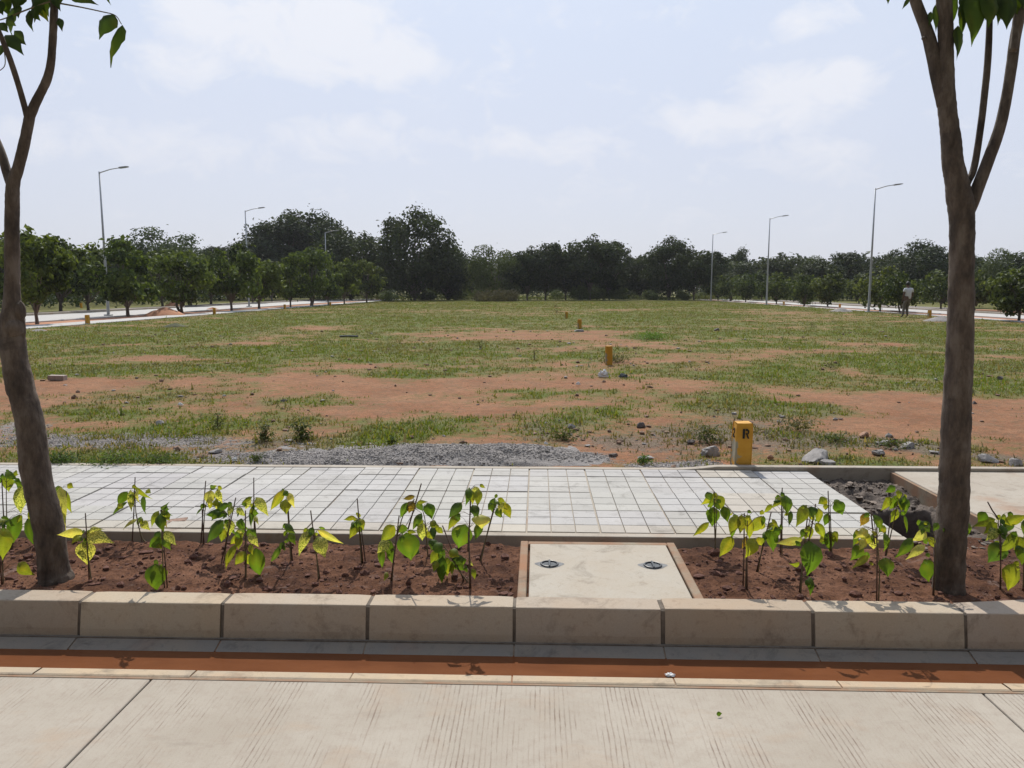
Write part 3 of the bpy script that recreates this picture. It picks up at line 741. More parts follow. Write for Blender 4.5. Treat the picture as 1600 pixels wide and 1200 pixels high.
POSTS = [(951,569,.38,'yellow post among dry weeds in mid field, right behind post R in line'),
 (905.5,514,.38,'yellow post with grey cement foot, third along the middle line of the field'),
 (885,497,.34,'faded yellow post, farthest seen along the middle line of the field'),
 (137,506,.4,'yellow post beside the left path, just right of the left tree trunk'),
 (127,481,.4,'yellow post across the left side street between two tree trunks'),
 (335,491,.4,'yellow post beside the left path, right of the red brown sand heap'),
 (445,483,.36,'weathered yellow post by the left path under the seventh tree'),
 (516,478,.36,'farthest small yellow post beside the left path'),
 (1452,496,.4,'yellow post on the field edge between the walking person and the right tree'),
 (1312,482,.36,'yellow post by the right path close to the low grey stone dust heap'),
 (1224.5,477,.36,'farthest yellow post along the right side path')]
for k, (px_, py_, h, lab) in enumerate(POSTS):
    p = onz(px_, py_, FZ); post((p.x, p.y, FZ-.02), .15 if k else .135, h+.02, lab, rz=R.uniform(-.2, .2))
p = onz(905, 518, FZ); rockmesh('cement_lump', .28, .2, .07, M['rock'], (p.x, p.y+.1, FZ), 77, 'grey cement lump round the foot of the third middle post', 'cement')

# ------------------------------------------------------------------ street lamps
def lamp(loc, h, al, label):
    r_ = empty('street_lamp', loc, label, 'street lamp', 'street lamps along the side streets')
    MB().tube([(0, 0, 0), (0, 0, .02), (0, 0, h*.5), (0, 0, h)], [.095, .09, .068, .045], 8).build('pole', M['steel'], r_, smooth=True)
    MB().box(-.18, .18, -.18, .18, -.05, .03, .01).build('base_plate', M['steel'], r_)
    MB().tube([(-.03, 0, h-.12), (.06, 0, h-.06), (al*.45, 0, h+.12), (al-.3, 0, h+.21)], [.035, .035, .028, .026], 8).build('arm', M['steel'], r_, smooth=True)
    hd = MB(); x0 = al-.34
    vs = []
    for x, w, t in ((x0, .04, .03), (x0+.1, .09, .045), (x0+.45, .11, .04), (x0+.6, .08, .02)):
        z = h+.20+(x-x0)*.12
        vs += [(x, -w, z-t), (x, w, z-t), (x, w*.8, z+t), (x, -w*.8, z+t)]
    fs = [(3, 2, 1, 0), (12, 13, 14, 15)]
    for l in range(3):
        for i in range(4): fs.append((l*4+i, l*4+(i+1) % 4, l*4+4+(i+1) % 4, l*4+4+i))
    hd.add(vs, fs).build('lamp_head', simple('lamp_grey', (.32, .33, .34), .5, .1, 5), r_)
for px_, ty, lab in ((155, 268, 'tallest looking street lamp over the left tree row, nearest on the left street'), (383, 329, 'middle street lamp of the left street, rising over the tree row'),
                     (508, 363, 'farthest street lamp of the left street, in front of the big dark trees'), (1368, 294, 'nearest street lamp of the right street, beside the walking person'),
                     (1203, 341, 'middle street lamp of the right street'), (1114, 366, 'farthest street lamp of the right street')):
    Y = (8.5-1.56)*1200/(451-ty); p = ony(px_, ty, Y); lamp((p.x, Y, FZ), p.z-FZ, 1.5, lab)

# ------------------------------------------------------------------ foliage
def leafcloud(C0, N0, L, W, cols, r, droop=.0, jitn=.7):
    """C0 centres, N0 preferred normals -> 5-vertex folded leaves"""
    n = len(C0); nn = N0+r.normal(0, jitn, (n, 3)); nn /= np.linalg.norm(nn, axis=1)[:, None]+1e-9
    a = r.normal(0, 1, (n, 3)); a[:, 2] -= droop; a -= nn*(a*nn).sum(1)[:, None]; a /= np.linalg.norm(a, axis=1)[:, None]+1e-9
    b_ = np.cross(nn, a); L = L[:, None]; W = W[:, None]
    base = C0-a*L*.5; tip = C0+a*L*.5-nn*L*.12; l = C0-b_*W*.5+nn*W*.14-a*L*.05; r_ = C0+b_*W*.5+nn*W*.14-a*L*.05
    V = np.stack([base, r_, tip, l], 1).reshape(-1, 3); F = np.arange(n*4).reshape(-1, 4)
    F = np.concatenate([F[:, [0, 1, 2]], F[:, [0, 2, 3]]]); return V, F, np.repeat(cols, 4, 0)
def make_tree(name, h, cw, crown_lo, nclump, nleaf, L, base_rgb, tip_rgb, seed, trunk_r, label, cat='tree', group=None, mat='farleaf', shape=1.0,
              ctop=1.0, stems=1, droop=.4, spread=.30, bark='barkfar', clumpr=.2, lobes=None):
    r = np.random.default_rng(seed); rr = random.Random(seed)
    root = empty(name, (0, 0, 0), label, cat, group)
    cz0 = crown_lo*h; ch = h-cz0; K = []
    tries = 0
    while len(K) < nclump and tries < 9000:
        tries += 1
        p = r.normal(0, 1, 3); p /= np.linalg.norm(p); q = p*(.45+.55*r.random()**.5)
        z = (q[2]+1)/2; wz = (math.sin(math.pi*min(1, max(0.02, z**shape)))**.55)
        x = q[0]*cw/2*wz/max(.3, math.sqrt(1-min(.9, q[2]**2)))*.9; y = q[1]*cw/2*wz/max(.3, math.sqrt(1-min(.9, q[2]**2)))*.9
        zz = cz0+ch*(.06+.9*z)
        zz += ch*.10*mnoise.noise(Vector((x/cw*4+seed, y/cw*4, seed)))
        rc = cw*clumpr*(.5+1.0*r.random())*(1 if z < .8 else .8)
        K.append((x, y, min(zz, h-rc*.4), rc))
    K = np.array(K)
    # trunk, stems and limbs
    t = MB()
    for s in range(stems):
        a = rr.uniform(0, 6.28); ex = cw*spread*.5*(0.2 if stems == 1 else 1)
        top = (math.cos(a)*ex, math.sin(a)*ex, cz0+ch*.55)
        b0 = (0.0 if stems == 1 else math.cos(a)*trunk_r*2, 0.0 if stems == 1 else math.sin(a)*trunk_r*2, -.1)
        pts = [(*b0, trunk_r*1.35), (b0[0], b0[1], .12, trunk_r*1.05), (top[0]*.25+b0[0], top[1]*.25+b0[1], cz0*.6+.2, trunk_r*.9), (top[0]*.6, top[1]*.6, cz0+ch*.2, trunk_r*.6), (*top, trunk_r*.2)]
        c = crom(pts, 4); t.tube([p[:3] for p in c], [max(.004, p[3]) for p in c], 9, wob=.08)
    for k in range(min(len(K), 16)):
        x, y, z, rc = K[rr.randrange(len(K))]; z0 = cz0+ (z-cz0)*.35*rr.random(); fr = (z0-cz0)/ch
        pts = [(0, 0, max(cz0*.75, z0-.1*ch), trunk_r*.42*(1-.5*fr)), (x*.4, y*.4, z0+(z-z0)*.45, trunk_r*.3*(1-.5*fr)), (x*.95, y*.95, z, trunk_r*.08)]
        c = crom(pts, 3); t.tube([p[:3] for p in c], [max(.004, p[3]) for p in c], 6)
    t.build('trunk', M[bark], root, smooth=True)
    # leaves on clump shells
    w = K[:, 3]**2; idx = r.choice(len(K), nleaf, p=w/w.sum()); D = r.normal(0, 1, (nleaf, 3)); D /= np.linalg.norm(D, axis=1)[:, None]
    rad_ = K[idx, 3]*(.35+.65*r.random(nleaf)**.45)*(1+.38*np.abs(r.normal(0, 1, nleaf))*(r.random(nleaf) < .22))
    C0 = K[idx, :3]+D*rad_[:, None]*np.array([1.1, 1.1, .8])
    C0[:, 2] = np.maximum(C0[:, 2], max(.12, cz0-.25*ch))
    ctr = np.array([0, 0, cz0+ch*.45]); N0 = D*.8+(C0-ctr)/(ch*.5)*.4; N0[:, 2] += .35
    Ls = L*(.6+.8*r.random(nleaf)); Ws = Ls*(.5+.25*r.random(nleaf))
    ck = r.random(len(K)); tt = np.clip(.45*ck[idx]+.75*r.random(nleaf)**2, 0, 1)[:, None]
    cols = np.array(base_rgb)*(1-tt)+np.array(tip_rgb)*tt; cols = np.concatenate([cols, np.zeros((nleaf, 1))], 1)
    V, F, Cc = leafcloud(C0, N0, Ls, Ws, cols, r, droop)
    mesh_np('crown', V, F, M[mat], root, col=Cc)
    return root
ORD = ['nearest', 'second', 'third', 'fourth', 'fifth', 'sixth', 'seventh', 'eighth', 'ninth', 'tenth', 'eleventh', 'twelfth', 'thirteenth', 'fourteenth']
# --- small street trees, four builds for the left, three for the right
LT = [make_tree('street_tree', 4.3, 3.7, .12, 17+s, 2300, .29, (.018, .032, .010), (.15, .205, .05), 20+s, .085, 'x', group='small trees planted in rows along the left street', mat='treeleaf', droop=1.0, clumpr=.155, shape=.8, stems=1+(s == 2)) for s in range(4)]
RT = [make_tree('street_tree', 2.9, 3.1, .14, 18+s, 1700, .26, (.018, .032, .011), (.13, .17, .055), 40+s, .06, 'x', group='small trees planted in rows along the right street', mat='treeleaf', droop=1.2, clumpr=.2, shape=.75, stems=1+(s == 1)) for s in range(3)]
used = set()
def place(protos, k, loc, rz, sc, label, group=None):
    p = protos[k % len(protos)]
    if p.name not in used:
        used.add(p.name); p.location = loc; p.rotation_euler = (0, 0, rz); p.scale = sc if isinstance(sc, tuple) else (sc,)*3; p['label'] = label
        if group: p['group'] = group
        return p
    return dup(p, loc, rz, sc, label, group)
LROW = [(58,506,345,.85),(200,494,370,1.0),(285,489,382,.95),(362,485,370,1),(405,482,392,1),(454,480,400,1),(485,478,383,1),(513,476.5,410,.95),(538,475,405,.9),(573,472.5,407,.95)]
for k, (px_, py_, top, ws) in enumerate(LROW):
    p = onz(px_, py_, FZ); Yt = p.y; hz = (ony(px_, top, Yt).z-FZ); s = hz/4.3
    place(LT, k, (p.x, p.y, FZ), R.uniform(0, 6), (s*ws*R.uniform(.8, 1.12), s*ws*R.uniform(.8, 1.12), s*R.uniform(.93, 1.04)), f'small leafy street tree, {ORD[k]} from the near end of the left row')
LFAR = [(20,487,352),(95,486,360),(138,485,378),(254,478.5,388),(300,477,386),(330,475,384),(395,473,405),(425,471,408)]
for k, (px_, py_, top) in enumerate(LFAR):
    p = onz(px_, py_, FZ); s = (ony(px_, top, p.y).z-FZ)/4.3
    place(LT, k+2, (p.x, p.y, FZ), R.uniform(0, 6), (s*1.0, s*1.0, s), f'street tree across the left side street, {ORD[k]} from the near end', 'street trees on the far side of the left street')
RROW = [(1592,501,413,1.1),(1408,489,426,.9),(1375,486,420,1),(1293,479.5,427,1.05),(1255,478,430,.9),(1213,475,428,1),(1165,472,428,1),(1141,470.5,430,1),(1122,469.5,432,1)]
for k, (px_, py_, top, ws) in enumerate(RROW):
    p = onz(px_, py_, FZ); s = (ony(px_, top, p.y).z-FZ)/2.9
    place(RT, k, (p.x, p.y, FZ), R.uniform(0, 6), (s*ws, s*ws, s), f'low bushy street tree, {ORD[k]} from the near end of the right row')
RFAR = [(1525,485,424),(1470,482,425),(1580,486,420),(1340,474,428),(1240,471,430),(1190,469,428),(1500,479,422)]
for k, (px_, py_, top) in enumerate(RFAR):
    p = onz(px_, py_, FZ); s = (ony(px_, top, p.y).z-FZ)/2.9
    place(RT, k+1, (p.x, p.y, FZ), R.uniform(0, 6), (s*1.1, s*1.1, s), ['low tree on the far side of the right street just right of the big trunk', 'low tree on the far side of the right street just left of the big trunk',
        'low tree across the right street behind the nearest tree of its row', 'small far tree across the right street left of the nearest street lamp', 'small far tree across the right street near the middle lamp',
        'farthest small tree across the right street', 'low tree across the right street hidden behind the big trunk'][k], 'street trees on the far side of the right street')
# --- tall trees at the end of the field
DG, MG, LG = (.028, .042, .016), (.05, .078, .024), (.09, .13, .035)
BT = {
 'dense': [make_tree('dense_tree', 12, 9.5, .02, 75, 11000, .42, (.020, .034, .012), (.062, .092, .028), 60+s, .22, 'x', clumpr=.13, group='tall trees closing the far end of the field') for s in range(3)],
 'open': [make_tree('open_tree', 9, 7, .13, 52, 7500, .38, (.022, .036, .014), (.07, .095, .032), 70+s, .13, 'x', clumpr=.14, shape=1.2, group='tall trees closing the far end of the field') for s in range(3)],
 'light': [make_tree('pale_tree', 9, 10, .04, 60, 8500, .34, (.05, .075, .025), (.10, .14, .045), 80, .15, 'x', clumpr=.14, group='tall trees closing the far end of the field')],
}
BIG = [('dense',452,332,62,117,'broad dark tree, left half of the high double crown behind the left row'),
 ('dense',508,336,50,119,'broad dark tree, right half of the high double crown behind the left row'),
 ('dense',548,356,56,108,'wide round tree standing behind the farthest left street lamp'),
 ('dense',405,372,48,112,'dark tree at the left foot of the high double crown'),
 ('light',266,357,60,118,'pale green feathery tree rising behind the left row'),
 ('dense',648,329,52,104,'tallest round dark tree standing alone left of centre'),
 ('dense',700,378,34,108,'lower dark tree touching the right side of the tallest round tree'),
 ('open',596,388,30,120,'small dark tree filling the gap left of the tallest round tree'),
 ('open',738,398,28,125,'low tree in the dip right of the tallest round tree'),
 ('light',776,384,44,106,'greyish green bushy tree behind the heap of cut branches'),
 ('open',824,386,32,106,'open crowned tree just right of the greyish bushy tree'),
 ('open',852,379,32,107,'thin trunked open tree, centre of the far line'),
 ('open',884,390,30,108,'open tree just left of the pointed middle crown'),
 ('open',922,368,40,107,'pointed tall open tree right of centre'),
 ('open',952,376,32,112,'darker tree attached to the right side of the pointed middle tree'),
 ('open',1000,398,34,118,'low tree in the gap between the pointed tree and the rounded one'),
 ('dense',1046,371,34,110,'rounded dark tree, highest left of the farthest right lamp'),
 ('open',1084,385,30,106,'thin trunked tree just left of the farthest right lamp'),
 ('open',1112,392,24,122,'narrow tree behind the farthest right street lamp'),
 ('dense',1153,390,20,140,'small high topped tree between the two far right lamps'),
 ('open',1180,406,34,128,'low tree left of the middle right street lamp'),
 ('open',1226,396,34,118,'tree just right of the middle right street lamp'),
 ('light',1262,400,34,116,'paler tree, second right of the middle right lamp'),
 ('open',1306,394,38,112,'round topped tree midway between the two nearer right lamps'),
 ('dense',1352,396,34,118,'dark tree behind the nearest right street lamp'),
 ('dense',1398,392,34,110,'dark tree above the walking person'),
 ('dense',1444,379,42,104,'largest dark tree left of the big right trunk'),
 ('open',1490,392,34,108,'tree hidden in part by the big right trunk'),
 ('light',1535,402,34,110,'pale tree just right of the big right trunk'),
 ('light',1572,389,36,98,'flat topped pale tree near the right edge'),
 ('open',1625,384,44,90,'tree cut by the right edge of the view'),
 ('open',40,372,46,96,'tall tree behind the near end of the left row'),
 ('dense',100,380,40,105,'dark tree behind the second and third left row trees'),
 ('open',170,384,36,112,'dark tree behind the nearest left street lamp'),
 ('open',215,384,30,118,'small topped tree left of the pale feathery tree'),
 ('open',328,384,36,116,'small topped tree right of the pale feathery tree'),
 ('dense',365,384,32,122,'small dark crown left of the middle left lamp'),
 ('dense',-30,360,60,88,'tree cut by the left edge of the view')]
cnt = {'dense': 0, 'open': 0, 'light': 0}; BH = {'dense': (12, 9.5), 'open': (9, 7), 'light': (9, 10)}
for kind, px_, top, hw, Y, lab in BIG:
    p = ony(px_, 451, Y); hh = ony(px_, top, Y).z-FZ; h0, w0 = BH[kind]; sw = 2.25*hw/1200*Y/w0; sh = hh/h0*1.03
    place(BT[kind], cnt[kind], (p.x, Y, FZ-.1), R.uniform(0, 6), (sw, sw, sh), lab); cnt[kind] += 1
# second line behind, seen through the gaps
for k in range(26):
    px_ = -60+k*66+R.uniform(-14, 14); Y = R.uniform(132, 165); top = R.uniform(399, 411); p = ony(px_, 451, Y); hh = ony(px_, top, Y).z-FZ
    kind = R.choice(['open', 'dense', 'light']); h0, w0 = BH[kind]; sw = R.uniform(1.0, 1.4)*(9/w0)
    place(BT[kind], cnt[kind], (p.x, Y, FZ-.1), R.uniform(0, 6), (sw, sw, hh/h0), 'distant tree of the second line, its top just showing between the nearer far trees', 'second line of distant trees'); cnt[kind] += 1
# far woods as one mass
r = np.random.default_rng(5); nc = 260; cx = r.uniform(-260, 260, nc); cy = r.uniform(185, 260, nc); chh = r.uniform(7, 10.5, nc); n = 42000
idx = r.integers(0, nc, n); D = r.normal(0, 1, (n, 3)); D /= np.linalg.norm(D, axis=1)[:, None]
C0 = np.stack([cx[idx], cy[idx], chh[idx]*.55], -1)+D*np.stack([np.full(n, 6.), np.full(n, 6.), chh[idx]*.5], -1)*(.7+.3*r.random((n, 1)))
tt = r.random((n, 1)); cols = np.concatenate([np.array(DG)*(1-tt)+np.array(MG)*tt, np.zeros((n, 1))], 1)
V, F, Cc = leafcloud(C0, D+np.array([0, 0, .4]), .9+r.random(n)*.8, .7+r.random(n)*.5, cols, r)
o = mesh_np('distant_woods', V, F, M['farleaf'], col=Cc); tag(o, 'distant belt of dark green woodland along the horizon', 'woods', kind='stuff')

def undergrowth(name, label, n, fx, fy, hmax, col1, col2, seed, L=.45):
    r = np.random.default_rng(seed); X = fx[0]+(fx[1]-fx[0])*r.random(n); Y = fy[0]+(fy[1]-fy[0])*r.random(n)
    hh = hmax*(.35+1.1*fbm(X, Y, .16, seed % 8, 4)**1.2)*(.75+.5*fbm(X, Y, .9, 2, 3)); Z = FZ-.1+hh*r.random(n)**.6
    t = np.clip(.5*fbm(X, Y, .5, 1, 3)+.6*r.random(n), 0, 1)[:, None]; cols = np.concatenate([np.array(col1)*(1-t)+np.array(col2)*t, np.zeros((n, 1))], 1)
    V, F, Cc = leafcloud(np.stack([X, Y, Z], -1), np.tile([0, -.3, .8], (n, 1)), L*(.6+.8*r.random(n)), L*.6*(.6+.8*r.random(n)), cols, r)
    o = mesh_np(name, V, F, M['farleaf'], col=Cc); tag(o, label, 'undergrowth', kind='stuff')
undergrowth('undergrowth', 'thick dark undergrowth beyond the left side street', 26000, (-66, -39), (48, 128), 3.2, DG, MG, 3)
undergrowth('undergrowth', 'dense undergrowth behind the tall trees at the far end', 26000, (-75, 80), (127, 140), 3.4, DG, (.06, .09, .028), 5)
undergrowth('undergrowth', 'low undergrowth beyond the right side street', 14000, (40, 80), (66, 126), 2.4, DG, MG, 4)
undergrowth('undergrowth', 'low sunlit weeds under the trees at the far end of the field', 9000, (-32, 40), (107, 114), .75, (.08, .11, .03), (.15, .19, .06), 6, .25)
# low shrubs at the end of the field and the cut-branch heap
SH = [make_tree('shrub', 1.5, 2.6, .03, 16, 1500, .2, (.055, .085, .022), (.13, .17, .05), 90+s, .03, 'x', 'shrub', clumpr=.2, group='shrubs along the far end of the field') for s in range(2)]
SHR = [(712,467,438,22,'tall green shrub in front of the low tree right of the tallest tree'),(745,467,452,14,'low shrub left of the heap of cut branches'),
 (926,467,447,30,'bright green shrub under the pointed middle tree'),(975,467,450,24,'second bright green shrub right of centre'),(905,468,443,14,'dark shrub at the foot of the middle trees'),
 (1020,468,454,14,'small shrub between the middle trees and the rounded tree'),(870,467,455,10,'tiny shrub under the thin trunked open tree'),
 (610,470,456,16,'low shrub under the left side of the tallest round tree'),(668,468,455,16,'low shrub under the right side of the tallest round tree'),
 (1262,475,462,12,'low shrub at the right path under the row'),(1100,467,455,14,'shrub at the left end of the right street'),(1070,468,457,10,'small shrub under the thin trunked tree near the far lamp')]
for k, (px_, py_, top, hw, lab) in enumerate(SHR):
    p = onz(px_, py_+1, FZ); s = (ony(px_, top, p.y).z-FZ)/1.5; sw = hw*2/1200*p.y/2.6
    place(SH, k, (p.x, p.y, FZ-.02), R.uniform(0, 6), (sw, sw, s), lab)
p = onz(772, 471, FZ)
bh = make_tree('branch_heap', 1.25, 7, .0, 30, 2600, .26, (.075, .07, .045), (.16, .15, .10), 99, .02, 'heap of cut leafy branches dumped at the far end of the field', 'branch heap', clumpr=.1)
bh.location = (p.x, p.y+1, FZ-.05); bh.scale = (.95, .8, 1)
# bright tufts and small weed plants near the pavement
def weed(px_, py_, w, h, col1, col2, n, label, seed, dry=False, base=FZ):
    p = onz(px_, py_, base); d = (p-CAM).length; W = w/1200*d; Hh = h/1200*d; r = np.random.default_rng(seed)
    root = empty('weed_plant', (p.x, p.y+W*.15, base), label, 'weed', 'weeds and tufts growing on the field')
    st = MB()
    for k in range(5):
        a = r.random()*6.28; e = W*.4*r.random(); st.tube([(0, 0, -.01), (math.cos(a)*e*.5, math.sin(a)*e*.5, Hh*.5), (math.cos(a)*e, math.sin(a)*e, Hh*(.6+.4*r.random()))], [.004+Hh*.01, .003, .0015], 5)
    st.build('stem', M['stem'], root)
    C0 = np.stack([r.normal(0, .22, n)*W, r.normal(0, .18, n)*W, np.abs(r.normal(.35, .3, n))*Hh], -1); C0[:, 2] = np.clip(C0[:, 2], .005, Hh)
    N0 = np.tile([0, 0, 1.], (n, 1))+C0/W; t = r.random((n, 1)); cols = np.concatenate([np.array(col1)*(1-t)+np.array(col2)*t, np.zeros((n, 1))], 1)
    L = (.018+.10*Hh)*(.6+.8*r.random(n)); V, F, Cc = leafcloud(C0, N0, L, L*.5, cols, r)
    mesh_np('foliage', V, F, M['grass'], root, col=Cc)
BG1, BG2, OL1, OL2 = (.07, .16, .02), (.16, .3, .04), (.07, .08, .03), (.15, .15, .07)
WE = [(1020,530,60,12,BG1,BG2,900,'bright green grassy tuft alone in the middle of the field'),
 (1005,712+12,24,14,BG1,(.1,.18,.04),120,'small green weed growing at the pavement back edge'),
 (963,566,60,16,OL1,OL2,500,'brownish weeds round the yellow post in mid field'),
 (835,562,12,22,OL1,OL2,40,'thin dark weed stalk left of the mid field post'),
 (470,688,34,34,OL1,(.1,.14,.04),240,'leafy dark weed standing behind the gravel left of centre'),
 (412,688,30,30,OL1,(.12,.16,.05),200,'leafy weed left of the other standing dark weed'),
 (338,668,26,20,OL1,(.12,.15,.05),120,'small weed on bare soil left of centre'),
 (612,694,18,16,OL1,BG1,90,'low weed at the left tip of the gravel heap'),
 (880,688,50,20,OL1,(.1,.15,.03),260,'green weed patch behind the right part of the gravel heap'),
 (1105,690,50,24,OL1,(.09,.13,.04),280,'dark weed patch behind the pale broken rock'),
 (1250,672,60,18,OL1,OL2,260,'tangled weeds right of post R'),
 (1310,692,60,14,OL1,(.1,.16,.04),240,'low green weeds beyond the largest grey rock'),
 (1395,700,50,14,OL1,(.1,.15,.04),200,'low green weeds left of the right tree'),
 (90,724,50,16,(.05,.09,.025),(.11,.18,.05),420,'dark green weed clump at the pavement edge behind the left tree'),
 (170,725,80,14,(.05,.09,.025),(.12,.19,.05),560,'long low green weed clump at the pavement edge left'),
 (245,724,70,12,(.05,.09,.025),(.11,.17,.05),420,'low weed clump at the pavement edge, right of the long one'),
 (400,722,30,14,OL1,(.09,.13,.04),120,'sparse weed on the grey gravel left of the heap'),
 (750,545,28,14,OL1,OL2,90,'sparse dark weed on the far bare patch'),
 (1300,575,26,12,OL1,OL2,90,'small dry weed on the right of the field'),
 (870,489,14,9,(.12,.07,.04),(.2,.13,.08),120,'reddish brown weed clump beyond the farthest middle post'),
 (868,480,10,6,(.12,.07,.04),(.2,.13,.08),90,'small reddish weed clump at the end of the middle line'),
 (1270,512,22,9,OL1,OL2,90,'low weed in the far right of the field')]
for k, a in enumerate(WE): weed(*a, seed=200+k)

# ------------------------------------------------------------------ seedlings in the bed, and big leaves
LC = {'g': (.085, .155, .02, .0), 'd': (.06, .11, .025, 0), 'y': (.19, .235, .022, .1), 'v': (.13, .19, .045, 1.0), 'c': (.42, .44, .13, .7), 'b': (.14, .10, .02, .1)}
def leaf(mb, A, B, w, col, r, pitch=None, bow=.16, seg=9, side=None):
    """one ovate leaf from stalk point A to tip B, creased along the midrib, edges drooping"""
    A = Vector(A); B = Vector(B); L = (B-A).length
    if L < 1e-5: return
    a = (B-A)/L; view = Vector((r.uniform(-.45, .45), -1, r.uniform(.0, .7))).normalized()
    nrm = (view-a*view.dot(a)).normalized(); bx = nrm.cross(a)
    fold = r.uniform(.12, .5); bw = bow*r.uniform(.5, 1.5)*L; tw = r.uniform(-.5, .5)
    prof = [.04, .60, .90, 1.0, .98, .86, .66, .40, .16, 0.0]; vs = []; cs = []
    hv = r.uniform(.8, 1.2); c0 = tuple(min(1, x*hv) for x in col[:3])+(col[3],)
    for i in range(seg+1):
        t = i/seg; c = A+a*(L*t)+nrm*(bw*4*t*(1-t)-bw*t*t*.8); ww = w*.5*prof[i]
        ang = tw*t; b2 = bx*math.cos(ang)+nrm*math.sin(ang)
        for s in (-1, -.5, 0, .5, 1):
            e = .03*w*math.sin(i*2.6+s*3)*abs(s)
            vs.append(c+b2*(ww*s)-nrm*(abs(s)**1.5*fold*ww)+nrm*e)
            k = (1.25 if s == 0 else 1.0)*(1+.5*mnoise.noise(Vector((t*3+hv*50, s*1.5, tw*9))))
            yw = 1+.5*max(0, mnoise.noise(Vector((t*2.2, s*1.2+hv*90, fold*40))))*2
            cs.append((min(1, c0[0]*k*yw), min(1, c0[1]*k*(.7+.3*yw)), c0[2]*k, c0[3]))
    fs = []
    for i in range(seg):
        for j in range(4): q = i*5+j; fs.append((q, q+1, q+6, q+5))
    mb.add(vs, fs, cs)
def petiole(mb, A, P, r0=.0012):
    A = Vector(A); P = Vector(P); m_ = (A+P)/2+Vector((0, 0, .18*(A-P).length)); mb.tube([P, m_, A], [r0*1.3, r0, r0*.8], 5)
SEED = []
def seedling(label, base, stakes, stem, leaves, name='seedling'):
    """base px; stakes [(x0,y0,x1,y1)...] bottom->top; stem [(x,y)...]; leaves (x0,y0,x1,y1,width,colour)"""
    p0 = onz(base[0], base[1], BZ); Y = p0.y; r = random.Random(int(base[0]*7+base[1]))
    root = empty(name, (p0.x, Y, BZ), label, 'seedling', 'seedlings tied to sticks in the planting bed')
    O = Vector((p0.x, Y, BZ)); S = (p0-CAM).dot(Fw)/1200
    def P(x, y, d=0): return ony(x, y, Y+d)-O
    for (a, b_, c, d) in stakes:
        q0, q1 = P(a, b_), P(c, d); q0.z = min(q0.z, -.02) if abs(b_-base[1]) < 14 else q0.z; e = r.uniform(-.012, .012); q0.y += e; q1.y += e
        mid = (q0+q1)/2+Vector((r.uniform(-.003, .003), r.uniform(-.003, .003), 0))
        MB().tube([q0, mid, q1], [.0042, .0038, .0034], 6).build('stake', M['stake'], root, smooth=True)
    st = MB(); lf = MB(); sp = [P(*q) for q in stem] if stem else [P(*base), P(*stakes[0][2:])*.7]
    if stem: sp[0].z = -.015
    pts = [(v.x, v.y, v.z, .0042-.0022*k/max(1, len(sp)-1)) for k, v in enumerate(sp)]
    c = crom(pts, 5); st.tube([v[:3] for v in c], [v[3] for v in c], 6)
    line = [Vector(v[:3]) for v in c]
    for (a, b_, c_, d, w, cc) in leaves:
        dd = r.uniform(-.05, .05); A = P(a, b_, dd*.6); B = P(c_, d, dd*1.3-.02)
        near = min(line, key=lambda q: (q-A-Vector((0, 0, -.03))).length)
        petiole(st, A, near); B = A+(B-A)*1.08; leaf(lf, A, B, w*S*1.32, LC[cc], r)
    for k in range(r.randint(6, 10)):      # small young leaves between the big ones
        a, b_, c_, d, w, cc = r.choice(leaves); x = a+r.uniform(-9, 9); y = b_+r.uniform(-8, 12); dd = r.uniform(-.07, .07)
        A = P(x, y, dd); B = P(x+r.uniform(-10, 10), y+r.uniform(2, 15), dd*1.3); near = min(line, key=lambda q: (q-A-Vector((0, 0, -.03))).length)
        petiole(st, A, near, .0009); leaf(lf, A, B, r.uniform(5, 12)*S, LC[r.choice('gydgy')], r)
    st.build('stem', M['stem'], root, smooth=True); lf.build('foliage', M['leaf'], root, smooth=True)
sd = seedling
sd('seedling on the tall thin stick, first clear one right of the left tree', (207,845), [(205,845,210,746),(230,890,211,800)], [(234,892),(222,840),(213,805),(211,770)],
 [(199,768,184,789,11,'g'),(211,761,235,779,6,'y'),(215,765,217,786,9,'c'),(204,765,205,798,7,'v'),(224,774,226,803,8,'d'),(199,784,175,804,5,'d'),(214,811,192,826,7,'c'),(221,815,233,827,10,'v'),(208,768,207,792,6,'y')])
sd('seedling with one big low leaf, right of the broken brick', (258,916), [(262,915,252,796)], [(257,916),(254,870),(252,800)],
 [(252,796,262,787,5,'d'),(248,798,236,822,9,'y'),(255,798,267,805,6,'g'),(251,802,254,829,13,'g'),(258,808,261,826,6,'b'),(254,842,233,855,15,'g'),(257,830,274,851,11,'v'),(257,840,265,858,10,'g'),(250,830,242,850,11,'d'),(242,881,243,922,26,'g')])
sd('pair of thin crossing sticks with pale leaves at the pavement edge', (318,848), [(314,849,322,751),(320,849,317,795)], [(317,849),(320,800),(327,768)],
 [(330,766,326,789,13,'c'),(340,764,346,786,9,'v'),(338,778,339,798,5,'v'),(316,794,306,805,3,'d')])
sd('bushy dark and mottled seedling left of the tall stick', (348,875), [(346,875,369,777)], [(350,875),(356,830),(362,795)],
 [(357,787,338,798,9,'g'),(355,802,321,804,11,'g'),(349,813,323,846,17,'d'),(362,790,357,805,9,'v'),(370,794,383,806,8,'v'),(358,811,357,836,16,'v'),(372,813,386,827,12,'g'),(394,776,378,786,5,'y'),(346,800,330,812,9,'g'),(352,826,345,846,10,'y')])
sd('seedling with mottled leaves on the tallest stick left of centre', (398,846), [(398,842,397,746)], [(401,848),(397,800),(396,780)],
 [(400,777,418,804,12,'v'),(395,790,391,823,9,'d'),(398,806,403,818,5,'v'),(392,780,383,796,6,'v')])
